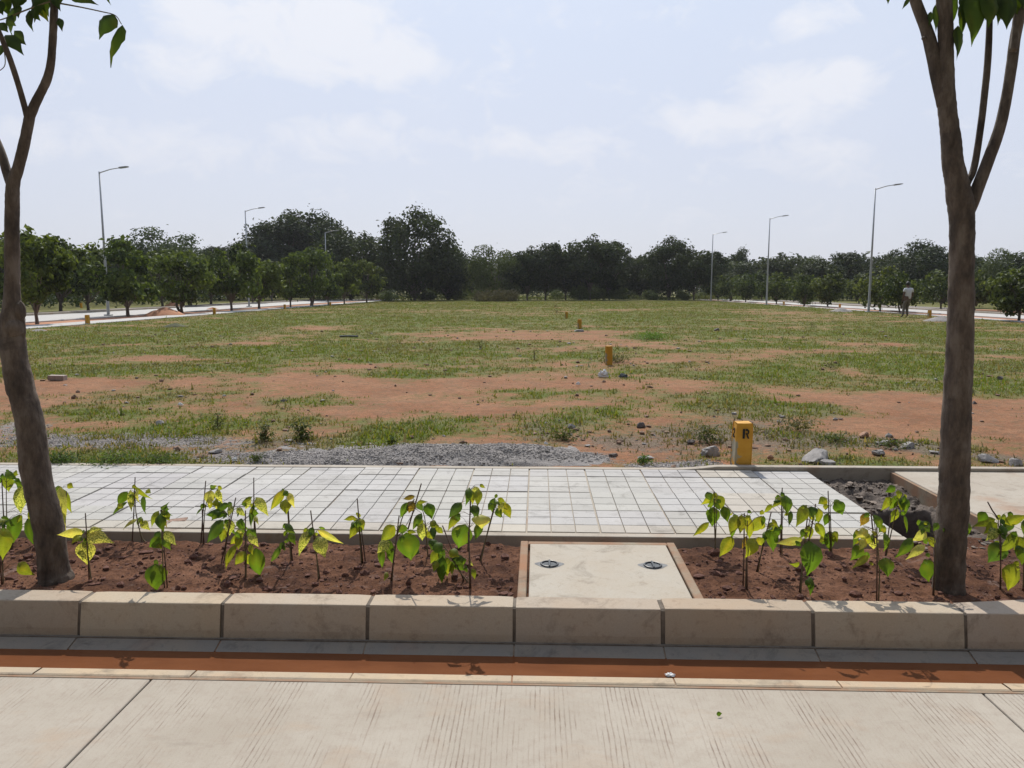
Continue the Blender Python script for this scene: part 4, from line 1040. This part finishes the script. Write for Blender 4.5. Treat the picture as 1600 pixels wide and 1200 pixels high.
sd('yellowing seedling with long hanging leaves in front of the mottled ones', (383,903), [(383,903,383,798)], [(384,904),(385,860),(384,826)],
 [(381,832,359,851,9,'y'),(370,850,351,888,10,'y'),(383,862,367,882,13,'y'),(389,834,403,853,10,'v'),(390,850,394,866,7,'y'),(400,856,405,900,19,'g'),(387,826,397,842,8,'g'),(378,828,368,840,9,'v'),(374,836,372,858,9,'y')])
sd('slim seedling with two arching top leaves, left of centre', (456,879), [(457,880,448,768)], [(455,880),(451,820),(447,776)],
 [(445,766,422,797,11,'y'),(452,770,459,792,8,'c'),(446,780,447,802,14,'y'),(445,820,460,833,9,'d'),(439,852,423,879,7,'d'),(452,832,461,850,9,'g')])
sd('pale mottled seedling just right of the left tree trunk', (137,908), [(139,908,133,802)], [(143,908),(138,870),(135,836)],
 [(131,831,91,836,12,'c'),(137,834,172,846,18,'v'),(133,845,135,881,22,'v'),(128,836,112,848,10,'y'),(140,830,158,826,7,'v')])
sd('yellow leaved seedling half hidden behind the left tree', (103,850), [(102,850,105,767)], [(101,850),(99,800),(96,768)],
 [(94,760,100,826,15,'c'),(98,764,110,800,10,'y'),(92,780,88,815,10,'y')])
sd('small mottled seedling leaning over the bare soil left of the manhole', (500,906), [(500,906,485,798)], [(498,906),(494,860),(491,828)],
 [(485,825,466,866,12,'v'),(496,828,534,849,9,'c'),(496,838,507,869,18,'v'),(489,828,478,842,9,'y')])
sd('seedling on a tall stick at the left edge behind the others', (10,850), [(8,850,2,742)], [(12,850),(10,790),(10,745)],
 [(8,738,26,749,9,'g'),(14,740,12,768,14,'y'),(35,758,31,801,15,'v'),(31,804,17,851,18,'g'),(48,805,52,853,14,'g'),(-4,742,-10,766,12,'y'),(24,748,35,760,8,'g')])
sd('yellowish seedling cut by the left edge of the view', (5,912), [(4,912,-3,800)], [(5,912),(3,860),(0,820)],
 [(8,812,-6,820,8,'y'),(10,828,3,873,17,'y'),(0,826,20,842,9,'y'),(28,880,50,898,15,'y'),(-5,830,-12,868,15,'g'),(2,808,16,814,7,'g')])
sd('seedling with a brown top leaf and a slanting stick, left of the manhole', (610,909), [(637,828,658,756),(610,909,624,805)], [(612,909),(618,850),(632,800),(648,780)],
 [(648,775,630,780,6,'b'),(646,783,638,801,12,'b'),(652,785,667,784,5,'y'),(636,785,626,809,10,'g'),(659,802,645,827,9,'g'),(616,821,595,846,16,'y'),(607,845,590,863,14,'v'),(596,856,597,887,9,'g'),(611,845,611,880,11,'g'),(635,832,642,875,27,'g'),(629,819,628,835,12,'g'),(636,830,650,832,5,'y'),(605,894,601,906,6,'y')])
sd('slender seedling just behind the one with the brown top leaf', (668,870), [], [(669,872),(666,840),(664,812),(658,790)],
 [(668,786,675,810,14,'g'),(672,815,683,823,9,'y'),(661,817,659,844,13,'v'),(676,822,678,842,8,'d'),(680,843,675,859,14,'d'),(660,812,652,826,8,'y'),(654,858,647,868,6,'d')])
sd('drooping bushy seedling with a bare slanting stick, left of the manhole', (725,907), [(726,908,691,822)], [(732,918),(716,890),(700,862),(690,850)],
 [(684,860,673,880,11,'y'),(691,869,689,910,14,'g'),(699,871,697,900,14,'y'),(702,860,717,869,12,'y'),(710,871,726,880,12,'d'),(713,878,724,891,12,'g'),(706,879,706,898,7,'y'),(738,888,742,904,7,'y'),(680,848,690,866,13,'g'),(694,858,684,884,10,'g'),(682,876,678,892,9,'y')])
sd('tall leafy seedling close to the manhole on its left', (734,918), [(731,862,736,765),(736,918,732,830)], [(734,919),(733,860),(735,765)],
 [(733,762,729,788,10,'g'),(742,760,745,775,10,'v'),(748,764,746,790,10,'y'),(735,765,739,788,8,'y'),(721,785,702,808,12,'d'),(719,802,700,827,10,'y'),(738,789,747,807,12,'d'),(751,804,753,824,23,'c'),(750,817,743,842,11,'g'),(727,819,716,856,25,'g'),(732,876,739,884,4,'c')])
sd('seedling leaning right on a slanting stick, nearest left of the manhole', (749,879), [(747,879,774,789)], [(750,880),(760,838),(771,795)],
 [(773,778,768,801,10,'g'),(776,794,784,808,12,'g'),(778,779,790,786,7,'y'),(788,785,797,810,12,'y'),(781,785,784,805,7,'c')])
sd('small thin seedling midway along the bed left of the manhole', (567,879), [(567,879,558,779),(571,880,562,810)], [(565,880),(562,840),(559,812)],
 [(555,808,538,812,6,'y'),(559,817,547,840,11,'y'),(563,810,568,827,8,'y'),(556,814,549,826,7,'g')])
sd('seedling with arching leaves, first to the right of the manhole at the back', (1118,862), [(1119,862,1116,768)], [(1117,863),(1119,820),(1120,776)],
 [(1114,774,1097,788,9,'y'),(1121,774,1130,797,14,'y'),(1131,791,1137,815,12,'g'),(1114,792,1114,823,17,'g'),(1108,816,1084,837,8,'y'),(1112,776,1110,796,8,'g')])
sd('broad yellow green seedling on two sticks right of the manhole', (1163,920), [(1161,920,1163,802),(1167,920,1166,838)], [(1165,921),(1166,880),(1168,808)],
 [(1152,805,1141,834,14,'y'),(1146,809,1144,841,12,'g'),(1159,804,1157,833,11,'y'),(1168,806,1172,842,11,'y'),(1190,806,1178,832,16,'y'),(1144,838,1126,869,15,'y'),(1179,841,1167,870,17,'y'),(1185,839,1190,853,10,'y'),(1193,806,1191,822,6,'g'),(1166,838,1160,858,8,'b')])
sd('seedling tied to a thick slanting stick right of the manhole', (1182,892), [(1181,892,1205,800)], [(1184,892),(1192,850),(1201,818)],
 [(1202,817,1212,829,12,'y'),(1204,824,1209,861,15,'g'),(1215,821,1217,837,9,'d'),(1200,830,1192,846,8,'g')])
sd('seedling on the tall straight stick behind the broad yellow green one', (1219,868), [(1219,868,1222,762)], [(1222,868),(1222,830),(1224,780)],
 [(1220,777,1207,793,8,'y'),(1228,774,1232,801,16,'g'),(1206,788,1194,801,6,'y'),(1236,798,1233,821,6,'d')])
sd('seedling with the biggest hanging green leaf, right of the manhole', (1249,927), [(1262,850,1274,787),(1249,928,1262,809)], [(1251,927),(1256,860),(1268,800)],
 [(1260,789,1246,821,14,'y'),(1267,791,1270,808,14,'d'),(1279,794,1279,818,10,'y'),(1262,821,1266,842,11,'y'),(1275,817,1288,839,11,'y'),(1254,843,1214,849,10,'c'),(1264,845,1266,898,31,'g'),(1249,881,1236,882,7,'y'),(1265,901,1267,929,8,'g'),(1258,826,1252,840,8,'g')])
sd('seedling with separate round leaves on a straight stick left of the pit', (1299,864), [(1298,864,1294,767)], [(1300,865),(1298,820),(1297,785)],
 [(1292,779,1279,787,11,'y'),(1307,783,1317,804,15,'g'),(1294,802,1289,821,9,'g'),(1296,830,1298,861,20,'g'),(1303,830,1309,848,12,'y'),(1288,832,1283,846,8,'y')])
sd('crowded pale leaved seedling on a thick brown stick before the pit', (1370,937), [(1370,937,1370,815),(1367,850,1361,797)], [(1373,937),(1374,880),(1366,815)],
 [(1352,802,1346,822,13,'b'),(1365,804,1377,829,10,'g'),(1339,828,1335,853,11,'g'),(1356,828,1338,840,11,'c'),(1358,834,1349,850,16,'y'),(1376,821,1385,835,9,'y'),(1347,853,1331,874,15,'g'),(1357,868,1333,887,8,'y'),(1382,832,1383,861,10,'g'),(1384,871,1388,900,20,'g'),(1362,838,1366,858,12,'v'),(1352,842,1344,858,10,'c')])
sd('taller seedling leaning right in front of the dark pit', (1383,869), [(1383,870,1392,805)], [(1384,870),(1392,835),(1402,790),(1406,776)],
 [(1399,760,1385,769,9,'g'),(1391,776,1378,798,10,'y'),(1402,774,1391,796,12,'g'),(1410,776,1416,802,13,'g'),(1402,795,1393,816,10,'y'),(1413,804,1418,832,6,'g'),(1407,776,1409,798,8,'y')])
sd('cream and green seedling touching the right tree trunk', (1457,930), [(1457,930,1460,850)], [(1459,930),(1462,870),(1459,830)],
 [(1439,815,1453,831,14,'d'),(1447,831,1427,844,12,'c'),(1449,839,1461,855,9,'y'),(1426,841,1402,870,13,'g'),(1445,852,1418,872,10,'c'),(1446,874,1453,908,22,'g'),(1466,817,1459,829,8,'g')])
sd('leafy seedling right of the right tree trunk with a slanting stick', (1562,921), [(1561,921,1561,810),(1562,812,1545,785)], [(1564,921),(1563,870),(1560,812)],
 [(1540,800,1529,815,12,'g'),(1555,811,1522,822,11,'y'),(1558,817,1539,833,13,'y'),(1558,826,1543,843,13,'v'),(1565,820,1572,838,10,'g'),(1568,849,1546,878,23,'d'),(1588,830,1561,866,14,'y'),(1572,806,1562,812,8,'y'),(1580,812,1570,832,12,'g')])
sd('seedling cut by the right edge of the view', (1598,922), [(1600,922,1603,830)], [(1599,922),(1600,870),(1601,820)],
 [(1568,817,1604,806,12,'y'),(1600,812,1602,840,14,'d'),(1586,880,1578,921,23,'y'),(1591,849,1600,882,16,'g'),(1606,820,1622,850,16,'g'),(1600,840,1586,858,13,'y')])
sd('seedling hidden behind the right tree, a single leaf showing', (1500,880), [(1500,880,1498,810)], [(1501,880),(1502,850),(1506,815)], [(1510,815,1514,836,9,'g'),(1500,812,1490,830,10,'y')])

# ------------------------------------------------------------------ the two big trees in the bed
def near_tree(name, label, Yt, stem, branches, handleaves, extra, seed, twigs=()):
    r = random.Random(seed); b0 = stem[0]; p0 = onz(b0[0], b0[1], BZ); O = Vector((p0.x, Yt, BZ))
    root = empty(name, O, label, 'tree', 'young trees planted in the bed by the kerb')
    def P(x, y, d=0): return ony(x, y, Yt+d)-O
    def S(x, y): return (ony(x, y, Yt)-CAM).dot(Fw)/1200*.935
    def path(L, d0=0, d1=0):
        out = []
        for k, (x, y, w) in enumerate(L):
            q = P(x, y, d0+(d1-d0)*k/max(1, len(L)-1)); out.append((q.x, q.y, q.z, w/2*S(x, y)))
        return out
    t = MB(); c = crom(path(stem), 18); ang = []
    t.tube([v[:3] for v in c], [v[3]*(1+.04*math.exp(-(v[2]/.04)**2)) for v in c], 28, wob=.075)
    for br, d1 in branches:
        c = crom(path(br, 0, d1), 8); t.tube([v[:3] for v in c], [max(.002, v[3]) for v in c], 18, wob=.04)
    for ex in extra:  # knots, scars, stubs
        x, y, w, h, dd = ex; q = P(x, y, dd); s = S(x, y); v, f = I3
        vv = [(q.x+a*w*s/2*(1+.3*mnoise.noise(Vector((a*2, b_*2, seed)))), q.y+b_*w*s/2, q.z+c_*h*s/2*(1+.3*mnoise.noise(Vector((c_*2, b_*2, seed))))) for a, b_, c_ in v]
        t.add(vv, [tuple(k) for k in f])
    t.build('trunk', M['bark'], root, smooth=True)
    lf = MB(); tw = MB()
    for L in twigs:
        c = crom(path(L, 0, 0), 5); tw.tube([v[:3] for v in c], [max(.0015, v[3]) for v in c], 6)
    for (a, b_, c_, d, w, cc, dd) in handleaves:
        A, B = P(a, b_, dd), P(c_, d, dd-.03); leaf(lf, A, B, w*S(a, b_)*1.35, tuple(x*.62 for x in LC[cc][:3])+(0,), r, bow=.1)
    # crown above the picture: leaves hanging from spreading twigs
    tops = [Vector(crom(path(br, 0, d1), 4)[-1][:3]) for br, d1 in branches+[(stem, 0)]]
    for tp in tops:
        for k in range(5):
            a = r.uniform(0, 6.28); e = r.uniform(.5, 1.15); up = r.uniform(.55, 1.7)
            q1 = tp+Vector((math.cos(a)*e*.45, math.sin(a)*e*.45, up*.6)); q2 = tp+Vector((math.cos(a)*e, math.sin(a)*e, up))
            c = crom([(*tp, .014), (*q1, .009), (*q2, .003)], 6); tw.tube([v[:3] for v in c], [v[3] for v in c], 6)
            for i in range(15):
                v = c[r.randrange(4, len(c))]; A = Vector(v[:3])+Vector((r.gauss(0, .12), r.gauss(0, .12), r.gauss(.02, .08)))
                if A.z < 1.62 : continue
                ln = r.uniform(.13, .24); B = A+Vector((r.gauss(0, .5), r.gauss(0, .5), -.9)).normalized()*ln
                if B.z < 1.52 : continue
                leaf(lf, A, B, ln*r.uniform(.5, .65), tuple(x*.5 for x in LC[r.choice('gggdy')][:3])+(0,), r, bow=.14)
                petiole(tw, A, Vector(v[:3]), .0015)
    tw.build('branch', M['stem'], root, smooth=True); lf.build('crown', M['treeleaf'], root, smooth=True)
pL = onz(88, 905, BZ); pR = onz(1483, 922, BZ)
near_tree('young_tree', 'leaning scarred young tree with a forked top at the left side of the bed', pL.y,
 [(88,908,52),(84,885,47),(75,820,46),(56,740,46),(46,660,43),(31,600,41),(23,560,40),(20,530,38),(19,500,37),(20,485,32),(19,460,25),(19,400,23),(19,320,22),(21,285,20),(29,260,18),(38,225,17),(44,195,17),(48,178,16),(60,152,14),(73,125,13.5),(80,95,12.5),(83,50,12),(86,-10,12),(90,-70,11)],
 [
  ([(46,190,14),(40,172,10),(31,140,9),(20,105,9),(9,75,8.5),(-6,38,8),(-24,-20,8)], -.12),
  ([(20,292,18),(12,272,15),(2,240,14),(-12,205,13),(-30,150,12),(-44,60,11)], .1)],
 [(178,22,152,59,27,'d',0),(191,39,168,103,29,'g',.02),(108,-8,152,6,15,'d',.03),(60,-12,52,34,24,'g',.02),(85,-8,93,16,12,'d',0),(92,28,97,48,9,'d',.02),(46,16,49,48,14,'d',.04),(28,8,28,28,11,'d',.03),
  (10,27,24,40,14,'d',0),(22,48,40,70,14,'d',-.02),(8,55,36,84,18,'d',-.04),(75,-12,72,24,20,'d',.05),(35,-12,20,14,18,'d',.04),(5,-8,12,24,18,'g',.05),(166,-16,171,7,6,'d',.02),(-2,36,12,50,12,'d',0),(3,70,-8,95,14,'d',0),(95,-14,82,18,16,'g',.06),(56,-14,66,26,20,'d',.06),(22,-14,26,10,16,'d',.0),(50,12,62,32,14,'g',.03),(-8,0,4,22,16,'d',0)],
 [(31,486,18,34,-.01),(9,505,14,60,0),(35,512,10,40,0),(13,606,9,30,0),(22,512,30,36,-.02),(36,560,9,30,0),(26,445,10,14,0)], 5,
 twigs=[[(86,4,3),(120,10,2.4),(158,18,2),(180,24,1.6),(190,38,1.4)],[(84,0,3),(40,16,2.4),(10,28,2),(-10,34,1.8)],[(-10,40,2),(4,70,2),(8,100,1.6),(-2,112,1.5)]])
near_tree('young_tree', 'straight thick trunked young tree with three upright limbs at the right side of the bed', pR.y,
 [(1482,926,50),(1483,900,48),(1485,850,48),(1490,780,47),(1492,720,46),(1497,600,43),(1500,540,42),(1502,440,39),(1503,380,38),(1503,340,40),(1499,310,41),(1494,280,36),(1489,250,33),(1485,210,30),(1479,160,29),(1477,120,27),(1478,60,24),(1475,0,24),(1472,-70,22)],
 [([(1474,165,20),(1466,120,24),(1457,80,22),(1447,45,19),(1430,0,18),(1412,-60,16)], .06),
  ([(1506,340,26),(1517,320,22),(1529,290,20),(1545,248,19),(1562,200,18),(1573,150,17),(1581,100,17),(1588,50,17),(1602,0,15),(1625,-60,14)], .05),
  ([(1502,305,14),(1512,285,11),(1522,262,11),(1532,200,11),(1538,150,11),(1543,100,11),(1546,40,10),(1548,-40,10)], .16),
  ([(1583,80,12),(1587,45,12),(1591,0,12),(1590,-60,11)], .1)],
 [(1497,40,1497,93,17,'d',-.02),(1520,-14,1522,70,28,'g',-.03),(1505,-14,1507,48,18,'d',.0),(1545,-14,1548,42,24,'g',-.05),(1572,-14,1574,45,24,'d',-.03),(1560,-14,1562,38,20,'g',.02),(1387,-12,1388,6,6,'d',0),
  (1420,-2,1410,14,5,'d',0),(1455,18,1452,40,8,'d',0),(1461,8,1463,50,8,'d',.01),(1490,-14,1490,38,16,'g',.04),(1533,-14,1535,36,22,'d',.04),(1585,-14,1590,22,18,'g',.02),(1500,8,1502,62,14,'g',.03),(1512,-10,1516,40,16,'d',.05),(1595,-10,1600,14,16,'d',.0),(1470,-5,1464,30,9,'d',.06),(1552,-10,1540,30,20,'d',.07),(1574,-10,1566,30,20,'g',.06)],
 [(1519,335,7,30,0),(1520,352,5,12,0),(1461,124,8,9,0),(1462,133,8,8,0),(1477,258,6,8,0),(1512,296,8,14,0),(1444,60,8,7,0)], 6)

# ------------------------------------------------------------------ small litter
p = onz(1124, 1119, 0.004); lf = MB(); leaf(lf, (p.x-.012, p.y, .012), (p.x+.014, p.y+.008, .012), .018, LC['g'], random.Random(2)); o = lf.build('fallen_leaf', M['leaf']); tag(o, 'small crumpled green leaf lying on the concrete road', 'leaf')
def crumple(px_, py_, w, z, mat, label, cat, seed, flat=.35):
    p = onz(px_, py_, z); d = (p-CAM).length; s = w/1200*d/2; v, f = I3; out = []
    for q in v:
        q = Vector(q); k = 1+.5*mnoise.noise(q*2+Vector((seed, 0, 0)))+.3*mnoise.noise(q*5); out.append((q.x*s*k, q.y*s*.6*k, max(-.1, q.z)*s*flat*2*k))
    o = mesh_np(cat.replace(' ', '_'), out, f, mat); o.location = (p.x, p.y, z+.004); tag(o, label, cat); return o
crumple(944, 588, 17, FZ, M['white'], 'crumpled white plastic scrap lying on bare soil in mid field', 'plastic scrap', 1, .5)
crumple(974, 589, 14, FZ, M['greyp'], 'grey plastic scrap lying just right of the white one', 'plastic scrap', 2, .3)
crumple(903, 601, 7, FZ, M['white'], 'tiny white paper bit on bare soil left of the white scrap', 'paper bit', 3, .5)
crumple(1047, 1056, 12, -.004, M['white'], 'small white foam scrap floating in the gutter water', 'foam scrap', 4, .2)
crumple(282, 633, 7, FZ, M['white'], 'small white paper bit on the bare soil left of centre', 'paper bit', 5, .4)
crumple(367, 720, 7, FZ, M['white'], 'small white paper bit on the gravel left of the heap', 'paper bit', 6, .6)
crumple(853, 694, 5, FZ+.02, M['white'], 'tiny white chip on the soil behind the gravel heap', 'paper bit', 7, .6)
p = onz(545, 527, FZ); o = MB().tube([(-.3, 0, .03), (0, .03, .04), (.3, -.02, .03)], [.03, .03, .03], 8).build('pipe', M['greyp']); o.location = (p.x, p.y, FZ); tag(o, 'grey pipe length lying in the grass left of mid field', 'pipe')

# ------------------------------------------------------------------ the person walking away
def skin(name, verts, edges, radii, mat, parent, sub=2, root=0):
    me = bpy.data.meshes.new(name); me.from_pydata(verts, edges, []); o = bpy.data.objects.new(name, me); COL.objects.link(o)
    md = o.modifiers.new('s', 'SKIN'); md.use_smooth_shade = True; md.branch_smoothing = .3
    for i, rr_ in enumerate(radii):
        me.skin_vertices[0].data[i].radius = rr_ if isinstance(rr_, tuple) else (rr_, rr_)
    me.skin_vertices[0].data[root].use_root = True
    sb = o.modifiers.new('b', 'SUBSURF'); sb.levels = sub; sb.render_levels = sub
    dg = bpy.context.evaluated_depsgraph_get(); dg.update(); m2_ = bpy.data.meshes.new_from_object(o.evaluated_get(dg))
    o.modifiers.clear(); o.data = m2_; m2_.materials.clear(); m2_.materials.append(mat); o.parent = parent; return o
pp = onz(1414, 496, FZ)
man = empty('person', (pp.x, pp.y, FZ), 'person walking away over the grass in white striped shirt and grey brown trousers', 'person', rz=.12, sc=1.11)
skinm = simple('dark_skin', (.11, .06, .04), .6, .1, 10)
v = [(.06, 0, .92), (.08, .02, 1.12), (.11, .03, 1.33), (.12, .07, 1.46), (.13, .12, 1.55), (.13, .15, 1.63), (.13, .14, 1.70)]
e = [(0, 1), (1, 2), (2, 3), (3, 4), (4, 5), (5, 6)]; rr_ = [(.15, .10), (.14, .095), (.16, .10), .055, .07, .09, .06]
def addv(par, p, r_): v.append(p); rr_.append(r_); e.append((par, len(v)-1)); return len(v)-1
for s in (-1, 1):
    sh = addv(2, (.115+s*.17, .03, 1.39), .055); el = addv(sh, (.12+s*.25, -.01 if s < 0 else .05, 1.12), .042); wr = addv(el, (.12+s*.25, .08 if s < 0 else .2, .90), .027)
    pl_ = addv(wr, (.12+s*.25, .11 if s < 0 else .24, .83), .03)
    for k in range(4): f1_ = addv(pl_, (.12+s*.25+(k-1.5)*.013, .13 if s < 0 else .26, .775), .009); addv(f1_, (.12+s*.245+(k-1.5)*.014, .12 if s < 0 else .25, .74+.006*abs(k-1)), .0075)
    th = addv(wr, (.12+s*.215, .12 if s < 0 else .25, .82), .01); addv(th, (.12+s*.205, .14 if s < 0 else .27, .79), .008)
    hp = addv(0, (.06+s*.095, 0, .84), .085); kn = addv(hp, ((-.07, .10)[s > 0], (.03, .06)[s > 0], .47), .058)
    an = addv(kn, ((-.16, .115)[s > 0], (-.05, .0)[s > 0], .09), .038); ft = addv(an, ((-.165, .12)[s > 0], (.09, .15)[s > 0], .035), .035)
ns = addv(5, (.13, .255, 1.62), .014); addv(5, (.035, .14, 1.63), .016); addv(5, (.225, .14, 1.63), .016)
body = skin('body', v, e, rr_, skinm, man)
shirt = simple('white_striped_shirt', (.62, .63, .68), .85, .08, 14)
m_, nt_, b_ = shirt, shirt.node_tree, shirt.node_tree.nodes['Principled BSDF']; g = NT(nt_)
sp = g.n('ShaderNodeSeparateXYZ'); g.l(g.obj(), sp.inputs[0]); st = g.math('SINE', g.math('MULTIPLY', sp.outputs[2], 150))
g.l(g.mix(g.maprange(st, .3, .8, 0, .6), (.66, .67, .70), (.42, .44, .52)), b_.inputs['Base Color'])
sv = [(.07, .0, .83), (.08, .02, 1.12), (.11, .03, 1.30), (.117, .05, 1.41), (-.065, .03, 1.395), (.295, .03, 1.395), (-.115, .01, 1.22), (.345, .04, 1.22)]
skin('shirt', sv, [(0, 1), (1, 2), (2, 3), (2, 4), (2, 5), (4, 6), (5, 7)], [(.19, .14), (.175, .125), (.19, .13), (.07, .07), .075, .075, .068, .068], shirt, man)
tv = [(.06, 0, .97), (.06, 0, .86), (-.04, 0, .82), (.155, 0, .82), (-.07, .03, .47), (.10, .06, .47), (-.155, -.05, .12), (.113, .0, .12)]
skin('trousers', tv, [(0, 1), (1, 2), (1, 3), (2, 4), (3, 5), (4, 6), (5, 7)], [(.155, .115), (.16, .12), .10, .10, .075, .075, .062, .062], simple('grey_brown_cloth', (.15, .125, .105), .9, .15, 8), man)
v3, f3 = I3; hv = [(.13+a*.103, .125+b_*.112, 1.645+c_*.11) for a, b_, c_ in v3]
hm = MB(); keep = [tuple(q) for q in f3 if np.mean([v3[i][2]-v3[i][1]*.6 for i in q]) > -.35]; hm.add(hv, keep); hm.build('hair', simple('black_hair', (.012, .011, .01), .6, .2, 30), man, smooth=True)

# ------------------------------------------------------------------ light, sky, haze
SUN_EL, SUN_AZ = rad(46), rad(-5)     # azimuth measured from +Y towards +X
sd_ = bpy.data.lights.new('sun', 'SUN'); sd_.energy = 4.3; sd_.angle = rad(.55); sd_.color = (1, .95, .87)
so = bpy.data.objects.new('sun', sd_); COL.objects.link(so)
dirv = Vector((math.sin(SUN_AZ)*math.cos(SUN_EL), math.cos(SUN_AZ)*math.cos(SUN_EL), math.sin(SUN_EL)))
so.rotation_euler = dirv.to_track_quat('Z', 'Y').to_euler(); so.location = (0, 30, 40)
w = bpy.data.worlds.new('World'); scene.world = w; w.use_nodes = True; nt = w.node_tree; g = NT(nt); bg = nt.nodes['Background']
sky = g.n('ShaderNodeTexSky'); sky.sky_type = 'NISHITA'; sky.sun_disc = False; sky.sun_elevation = SUN_EL; sky.sun_rotation = SUN_AZ
sky.air_density = 1.0; sky.dust_density = 2.5; sky.ozone_density = 1.2; sky.altitude = 300
STR = .1
d = g.n('ShaderNodeTexCoord').outputs['Generated']; sp = g.n('ShaderNodeSeparateXYZ'); g.l(d, sp.inputs[0])
def K(c): return tuple(x/STR for x in c)
hz = g.ramp(g.maprange(sp.outputs[2], 0, .5), [(0, K((.67, .70, .79))), (.35, K((.68, .735, .875))), (.75, K((.68, .775, .955))), (1, K((.62, .74, .97)))])
base = g.mix(.88, sky.outputs[0], hz)
# faint cumulus: soft clumps at the places the photograph shows, broken by noise
def blobs(lst):
    acc = None
    for (px_, py_, rx, ry, v) in lst:
        dd = ray(px_, py_).normalized(); az = math.atan2(dd.x, dd.y); el = math.asin(dd.z)
        ax = g.math('MULTIPLY', g.math('SUBTRACT', AZ, az), 1200/rx); ey = g.math('MULTIPLY', g.math('SUBTRACT', EL, el), 1200/ry)
        q = g.math('ADD', g.math('MULTIPLY', ax, ax), g.math('MULTIPLY', ey, ey)); q = g.math('MULTIPLY', g.math('SUBTRACT', 1, q, True), v)
        acc = q if acc is None else g.math('MAXIMUM', acc, q)
    return acc
AZ = g.math('ARCTAN2', sp.outputs[0], sp.outputs[1]); EL = g.math('ARCSINE', sp.outputs[2])
cl = blobs([(330,30,110,60,.8),(470,55,230,75,1),(600,90,110,50,1),(330,100,110,45,.6),(900,225,110,35,.6),(800,222,50,30,.6),(300,235,140,50,.5),(520,215,120,40,.6),(615,190,30,18,.5),
            (1250,150,130,55,1),(1130,190,120,40,.9),(1310,130,60,40,1),(1270,255,110,45,.5),(1275,35,70,30,.6),(680,230,90,40,.4),(60,215,120,50,.5), (520,-120,400,80,.7),(1200,-200,500,90,.6)])
nn = g.noise(g.scale(d, (1, 1, 1.6)), 13, 10, .66, .5); n2_ = g.noise(d, 2.2, 6, .6)
bnd = g.math('ADD', cl, g.math('MULTIPLY', g.math('SUBTRACT', nn, .5), 2.4))
mask = g.math('POWER', g.maprange(bnd, .16, .85), .9); wisp = g.maprange(n2_, .45, .75, 0, .25)
ccol = g.ramp(g.maprange(sp.outputs[2], 0, .4), [(0, K((.72, .735, .80))), (.45, K((.83, .85, .92))), (1, K((.90, .92, .98)))])
base = g.mix(g.math('MULTIPLY', mask, .85), base, ccol); base = g.mix(wisp, base, ccol)
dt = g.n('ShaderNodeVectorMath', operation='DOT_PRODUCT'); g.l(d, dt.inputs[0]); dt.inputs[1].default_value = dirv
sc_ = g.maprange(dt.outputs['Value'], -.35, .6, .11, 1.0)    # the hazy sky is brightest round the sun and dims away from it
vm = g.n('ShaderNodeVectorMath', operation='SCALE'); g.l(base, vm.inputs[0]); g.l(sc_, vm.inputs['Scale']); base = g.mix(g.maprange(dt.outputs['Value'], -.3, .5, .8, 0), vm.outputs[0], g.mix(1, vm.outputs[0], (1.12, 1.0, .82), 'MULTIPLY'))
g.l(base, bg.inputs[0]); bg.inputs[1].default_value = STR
# light haze over the field
HZ = MB(); HZ.box(-330, 330, -25, 330, -1, 40)
m, nt, b = newmat('haze_air'); nt.nodes.remove(b); pv = nt.nodes.new('ShaderNodeVolumePrincipled'); pv.inputs['Density'].default_value = .0002; pv.inputs['Color'].default_value = (.93, .95, 1, 1); pv.inputs['Anisotropy'].default_value = .3
nt.links.new(pv.outputs[0], nt.nodes['Material Output'].inputs['Volume'])
o = HZ.build('haze', m); tag(o, 'thin pale haze over the field', 'haze', kind='stuff')

scene.view_settings.view_transform = 'Standard'; scene.view_settings.look = 'None'; scene.view_settings.exposure = 0; scene.view_settings.gamma = 1
scene.render.engine = 'CYCLES'
cy = scene.cycles; cy.use_denoising = True; cy.max_bounces = 6; cy.transparent_max_bounces = 6; cy.volume_bounces = 0; cy.diffuse_bounces = 3; cy.glossy_bounces = 2; cy.transmission_bounces = 3
cy.caustics_reflective = False; cy.caustics_refractive = False
